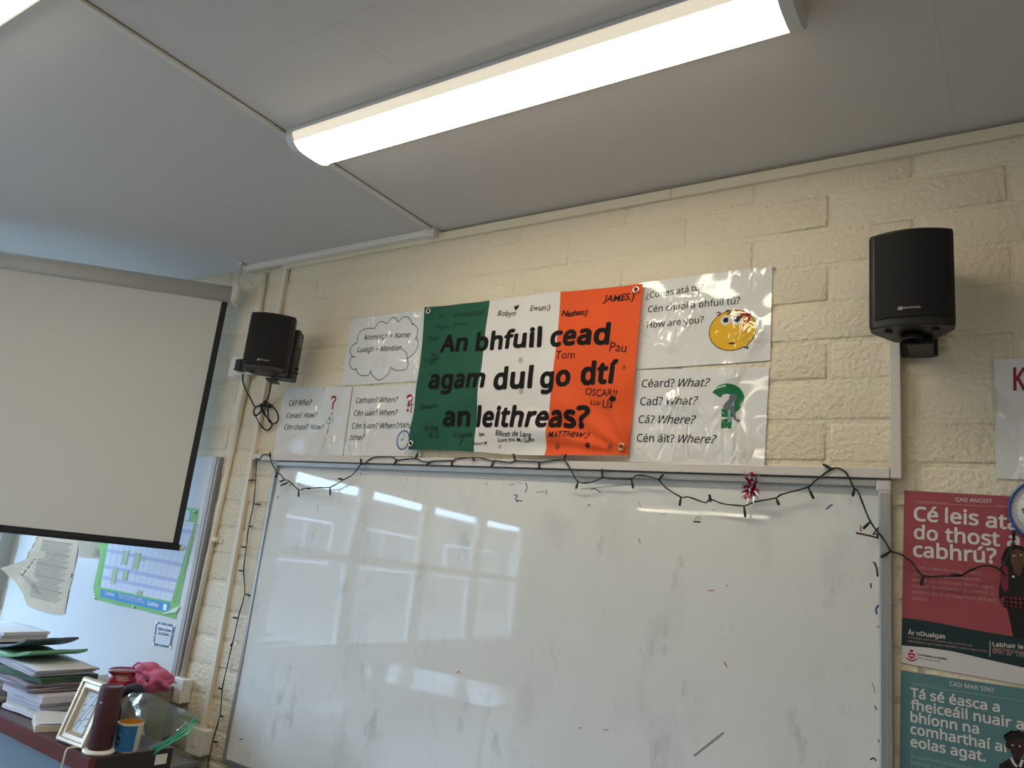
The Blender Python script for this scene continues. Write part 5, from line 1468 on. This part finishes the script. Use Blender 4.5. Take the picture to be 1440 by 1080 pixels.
# gilt photo frame leaning on the stack
GILT = mat('champagne_gilt', (0.55, 0.47, 0.35), 0.35, metal=0.35, var=.15, vscale=30); PIC = mat('pale_picture', (0.55, 0.62, 0.70), .5); PICD = mat('picture_strokes', (0.22, 0.27, 0.34), .5)
BLp = Vector((*(-2.675,-0.6921), .752)); BRp = Vector((*(-2.5181,-0.6825), .752)); TLp = Vector((-2.6876,-0.635,0.9467)); TRp = Vector((-2.5416,-0.615,0.9398))
pf = thing('photo_frame', 'champagne coloured photo frame leaning on the paper stack', 'photo frame', tuple((BLp + BRp) / 2))
nrm = (BRp - BLp).cross(TLp - BLp).normalized()
if nrm.y > 0: nrm = -nrm
def fp(u, v, d=0.0):
    return lerp(lerp(BLp, BRp, u), lerp(TLp, TRp, u), v) + nrm * d
m = MB()
steps = [(0.0, 0.0, -.012), (0.0, 0.0, 0.004), (.035, .028, 0.012), (.09, .07, .012), (.11, .085, .006), (.19, .145, .006), (.21, .16, .010), (.245, .185, .002), (.26, .2, -.006)]
prev = None
for du, dv, d in steps:
    r = [m.bm.verts.new(fp(*q, d)) for q in ((du, dv), (1 - du, dv), (1 - du, 1 - dv), (du, 1 - dv))]
    if prev:
        for k in range(4): m.bm.faces.new((prev[k], prev[(k + 1) % 4], r[(k + 1) % 4], r[k]))
    else: m.bm.faces.new(r[::-1])
    prev = r
part(m, 'moulding', GILT, pf)
m = MB(); m.face([fp(*q, -.004) for q in ((.24, .19), (.76, .19), (.76, .81), (.24, .81))]); part(m, 'picture', PIC, pf)
m = MB()
for (a, b, c_, d_) in ((.30, .25, .62, .78), (.40, .22, .70, .72), (.32, .5, .42, .52), (.5, .62, .66, .63), (.34, .36, .46, .37), (.56, .40, .68, .44), (.40, .72, .50, .76), (.6, .3, .7, .33), (.30, .58, .40, .62)):
    p, q = fp(a, b, -.0034), fp(c_, d_, -.0034); e = (q - p).normalized().cross(nrm) * .0018
    m.face([p - e, p + e, q + e, q - e])
part(m, 'picture_lines', PICD, pf)
m = MB(); mid = fp(.5, .6, -.013); m.tube([mid, (mid.x - .01, mid.y + .075, .757)], .004, 6); part(m, 'easel_leg', BLACK, pf)

# burgundy cylinder on a white charging base
BURG = mat('burgundy_cloth', (0.055, 0.010, 0.016), 0.6, bump=.2, bscale=700, bdist=.0005); BURGT = mat('burgundy_rubber', (0.09, 0.03, 0.032), .4)
c = (-2.4826,-0.6561)
bs = thing('charging_base', 'round white charging base with cable at the front corner of the bookcase', 'charger', (c[0], c[1], TZ))
m = MB(); m.lathe([(0, .001), (.046, .001), (.049, .005), (.048, .010), (.040, .013), (0, .013)], (c[0], c[1], TZ), 32); part(m, 'base', PVC, bs)
m = MB(); m.tube(smooth_path([(c[0] - .046, c[1] - .012, TZ + .006), (c[0] - .065, c[1] - .035, TZ + .007), (c[0] - .073, c[1] - .062, TZ + .004), (c[0] - .074, -.722, TZ - .03), (c[0] - .078, -.722, TZ - .12), (c[0] - .08, -.722, TZ - .3)], 5), .003, 8); part(m, 'cable', PVC, bs)
cs = thing('cylinder_speaker', 'tall burgundy cylinder speaker standing on the white charging base', 'speaker', (c[0], c[1], TZ + .0135))
m = MB(); m.lathe([(0, .0135), (.034, .0135), (.036, .017), (.036, .198), (.034, .203), (.031, .204)], (c[0], c[1], TZ), 32); part(m, 'body', BURG, cs)
m = MB(); m.lathe([(.031, .2042), (.030, .202), (.0, .202)], (c[0], c[1], TZ), 32); part(m, 'top_cap', BURGT, cs)
m = MB(); m.box(c[0] + .006, c[0] + .018, c[1] - .0352, c[1] - .034, TZ + .155, TZ + .159); part(m, 'logo', LOGO, cs)

# mug
c = (-2.4583,-0.5792)
MBLUE = mat('mug_blue_print', (0.012, 0.13, 0.30), .3, var=.15, vscale=60); MCREAM = mat('mug_cream_glaze', (0.55, 0.52, 0.42), .25); MORG = mat('mug_orange_glaze', (0.55, 0.25, 0.03), .25)
mg = thing('mug', 'blue printed mug with orange inside beside the burgundy speaker', 'mug', (c[0], c[1], TZ))
m = MB(); m.lathe([(0, .001), (.034, .001), (.037, .005), (.0405, .088), (.0405, .090), (.0385, .091)], (c[0], c[1], TZ), 32); part(m, 'cup', MCREAM, mg)
m = MB(); m.lathe([(.0385, .0908), (.0375, .080), (.034, .008), (0, .006)], (c[0], c[1], TZ), 32); part(m, 'inside', MORG, mg)
m = MB()
va = math.atan2(-2.16 - c[1], 0 - c[0])
def mw(u, v): 
    a = va - 1.75 + u * 2.35; r = .0375 + (.0405 - .0375) * v + .0007
    return (c[0] + r * math.cos(a), c[1] + r * math.sin(a), TZ + .006 + v * .078)
m.grid(mw, 20, 6); part(m, 'printed_band', MBLUE, mg)
m = MB()
def mw2(u, v):
    p = Vector(mw(u, v)); d = Vector((p.x - c[0], p.y - c[1], 0)).normalized(); return p + d * .0006
for (u, v, ru, rv, mi) in ((.42, .5, .05, .10, 0), (.40, .38, .07, .05, 1), (.45, .33, .03, .14, 0), (.36, .30, .02, .12, 0), (.45, .66, .02, .06, 1), (.70, .75, .02, .03, 1)):
    m.face([mw2(u + ru * math.cos(k * math.pi / 6), v + rv * math.sin(k * math.pi / 6)) for k in range(12)], mi)
part(m, 'print_figure', [INK, mat('mug_yellow', (.5, .36, .06), .3)], mg)
m = MB(); hd = Vector((math.cos(va + 3.0), math.sin(va + 3.0), 0))
m.tube(smooth_path([Vector((c[0], c[1], TZ + .074)) + hd * .038, Vector((c[0], c[1], TZ + .072)) + hd * .060, Vector((c[0], c[1], TZ + .048)) + hd * .068, Vector((c[0], c[1], TZ + .025)) + hd * .056, Vector((c[0], c[1], TZ + .022)) + hd * .036], 4), .005, 8); part(m, 'handle', MCREAM, mg)

# cardboard box on the low cabinet, holding the tin and the pink pouch
CARD = mat('brown_cardboard', (0.30, 0.24, 0.18), .8, var=.1)
bx = thing('cardboard_box', 'brown cardboard box behind the mug, carrying the red tin and pink pouch', 'box', (-2.95, -.25, .566))
m = MB(); m.box(-3.33, -3.02, -.30, -.06, .566, .800, bev=.003); part(m, 'body', CARD, bx)
m = MB(); m.box(-3.335, -3.015, -.305, -.055, .8005, .815, bev=.003); part(m, 'lid', CARD, bx)
# red tin
c = atc = (-3.1339,-0.22,0.8726)
RED = mat('red_tin', (0.30, 0.008, 0.022), .32); REDL = mat('red_plastic_lid', (0.24, 0.010, 0.020), .25)
tn_ = thing('tin', 'red round tin with red lid on the cardboard box', 'tin', (c[0], c[1], .816))
r_ = .062; zt_ = c[2]
m = MB(); m.lathe([(0, .8165), (r_ - .001, .8165), (r_ - .002, .819), (r_ - .002, zt_ - .012), (0, zt_ - .012)], (c[0], c[1], 0), 40); part(m, 'can', RED, tn_)
m = MB(); m.lathe([(r_ - .0015, zt_ - .0118), (r_ + .001, zt_ - .012), (r_ + .001, zt_ - .001), (r_ - .003, zt_), (r_ - .005, zt_ - .004), (.040, zt_ - .005), (.038, zt_ - .003), (0, zt_ - .003)], (c[0], c[1], 0), 40); part(m, 'lid', REDL, tn_)
m = MB()
va = math.atan2(-2.16 - c[1], 0 - c[0])
for k, (a0, a1) in enumerate(((-.55, .5), (-.5, .3), (-.45, .42))):
    z_ = .858 - k * .010
    m.grid(lambda u, v: (c[0] + (r_ - .0012) * math.cos(va + lerp(a0, a1, u)), c[1] + (r_ - .0012) * math.sin(va + lerp(a0, a1, u)), z_ + .003 * v), 10, 1)
part(m, 'label_print', PPALE, tn_)
# pink pouch
c = (-2.9532,-0.2,0.816)
PNK = mat('pink_fleece', (0.60, 0.13, 0.24), .85, bump=.4, bscale=160, bdist=.003); PNKD = mat('dark_pink_mark', (0.16, 0.03, 0.06), .8)
pp = thing('pouch', 'soft pink pouch between the red tin and the wall outlet', 'pouch', (c[0], c[1], .816))
m = MB(); m.blob((c[0], c[1], .862), (.085, .06, .046), 4, 0, .36, 2.2, 4); m.blob((c[0] - .035, c[1] - .01, .895), (.055, .045, .030), 3, 0, .2, 2, 7); part(m, 'body', PNK, pp)
m = MB(); m.tube(smooth_path([(c[0] - .075, c[1] - .055, .900), (c[0] - .03, c[1] - .062, .925), (c[0] + .015, c[1] - .055, .912)], 5), .004, 6); m.blob((c[0] + .045, c[1] - .058, .872), (.009, .006, .009), 2, 1); part(m, 'trim', [PNK, PNKD], pp)
# black padded strap, hooped up from a dark bag
BLK2 = mat('black_padded_cloth', (0.012, 0.015, 0.018), .8); TOTE = mat('taupe_canvas', (0.19, 0.16, 0.13), .85, bump=.3, bscale=200, bdist=.001)
bg_ = thing('tote_bag', 'taupe bag with black padded handle behind the mug and plastic wallet', 'bag', (-2.62, -.40, .566))
m = MB()
A = [(-2.8582,-0.4,0.8159), (-2.7607,-0.36,0.8379), (-2.6578,-0.38,0.6935), (-2.7733,-0.42,0.6501)]
hx = (A[0][0], A[1][0])
m.blob(((hx[0] + hx[1]) / 2 + .01, -.368, .700), (.075, .028, .135), 3, 0, .3, 2, 3); part(m, 'body', TOTE, bg_)
m = MB(); m.tube(smooth_path([(-2.7944,-0.43,0.744), (-2.7953,-0.43,0.793), (-2.8141,-0.43,0.8267), (-2.7989,-0.42,0.8536), (-2.7831,-0.4,0.8724), (-2.7584,-0.39,0.876), (-2.7461,-0.38,0.8623), (-2.7229,-0.38,0.8267)], 5), .016, 10); part(m, 'handle', BLK2, bg_)

# clear zip wallet with green zip
ZIPG = mat('sea_green_zip', (0.05, 0.36, 0.25), .3, spec=.6)
FILM = film('clear_wallet_film', (0.72, 0.80, 0.77), gloss=.10, body=.06, rough=.12, bump=.9, bscale=38)
zw = thing('zip_wallet', 'clear plastic zip wallet with sea green zip slumped over the bookcase end', 'wallet', (-2.42, -.42, .80))
def row(lst): return [Vector(q) for q in lst]
top = row([(-2.6782,-0.47,0.877), (-2.6265,-0.46,0.8891), (-2.5891,-0.44,0.893), (-2.531,-0.42,0.8757), (-2.459,-0.4,0.8638), (-2.388,-0.38,0.8556)])
mid = row([(-2.5036,-0.52,0.8215), (-2.4788,-0.51,0.8254), (-2.4467,-0.49,0.834), (-2.4368,-0.46,0.8373), (-2.4027,-0.43,0.8453), (-2.3815,-0.385,0.8516)])
bot = row([(-2.4937,-0.5,0.7313), (-2.4653,-0.5,0.7463), (-2.4317,-0.485,0.7715), (-2.4023,-0.46,0.799), (-2.38,-0.43,0.8271), (-2.3752,-0.39,0.8487)])
m = MB()
for off in (0.0, 0.022):
    def wp(u, v, off=off):
        k = u * 5; i = min(4, int(k)); t = k - i
        a, b, c_ = top[i].lerp(top[i + 1], t), mid[i].lerp(mid[i + 1], t), bot[i].lerp(bot[i + 1], t)
        p = a.lerp(b, v * 2) if v < .5 else b.lerp(c_, v * 2 - 1)
        bulge = math.sin(math.pi * v) * math.sin(math.pi * min(1, u * 1.1))
        p = p + Vector((0, off * bulge + .012 * noise.noise(p * 16 + Vector((off * 50, 0, 0))) - .012 * bulge * (1 if off == 0 else -1), 0))
        return p
    m.grid(wp, 30, 20)
part(m, 'film', FILM, zw, recalc=False)
m = MB()
za = row([(-2.4806,-0.505,0.7303), (-2.4535,-0.5,0.7377), (-2.4209,-0.485,0.7649), (-2.3917,-0.46,0.7923), (-2.3702,-0.43,0.8223), (-2.374,-0.39,0.8513)])
zb = row([(-2.4594,-0.505,0.7139), (-2.4256,-0.5,0.7306), (-2.401,-0.485,0.7559), (-2.3751,-0.46,0.7802), (-2.3531,-0.43,0.8078), (-2.3757,-0.39,0.844)])
sa, sb = smooth_path(za, 5), smooth_path(zb, 5)
for k in range(len(sa) - 1):
    for (t0, t1, d) in ((0, .45, -.002), (.45, .6, .003), (.6, 1, -.001)):
        q = [sa[k].lerp(sb[k], t0), sa[k].lerp(sb[k], t1), sa[k + 1].lerp(sb[k + 1], t1), sa[k + 1].lerp(sb[k + 1], t0)]
        m.face([p + Vector((0, d, 0)) for p in q]); m.face([p + Vector((0, d + .003, 0)) for p in q][::-1])
m.tube([p + Vector((0, -.002, .001)) for p in sa], .0028, 6)
part(m, 'zip', ZIPG, zw, recalc=False)

# classroom table near the windows: below the frame, but mirrored low in the whiteboard
tb = thing('classroom_table', 'pale topped classroom table below the frame, mirrored low in the whiteboard', 'table', (-2.85, -1.62, 0))
TTOP = mat('pale_table_laminate', (0.62, 0.60, 0.55), .12)
m = MB(); m.box(-3.45, -2.30, -1.92, -1.32, .712, .735, bev=.004); part(m, 'table_top', TTOP, tb)
for x in (-3.40, -2.35):
    for y in (-1.87, -1.37):
        m = MB(); m.tube([(x, y, .7118), (x, y, .0)], .014, 10); part(m, 'leg', BLACK, tb)
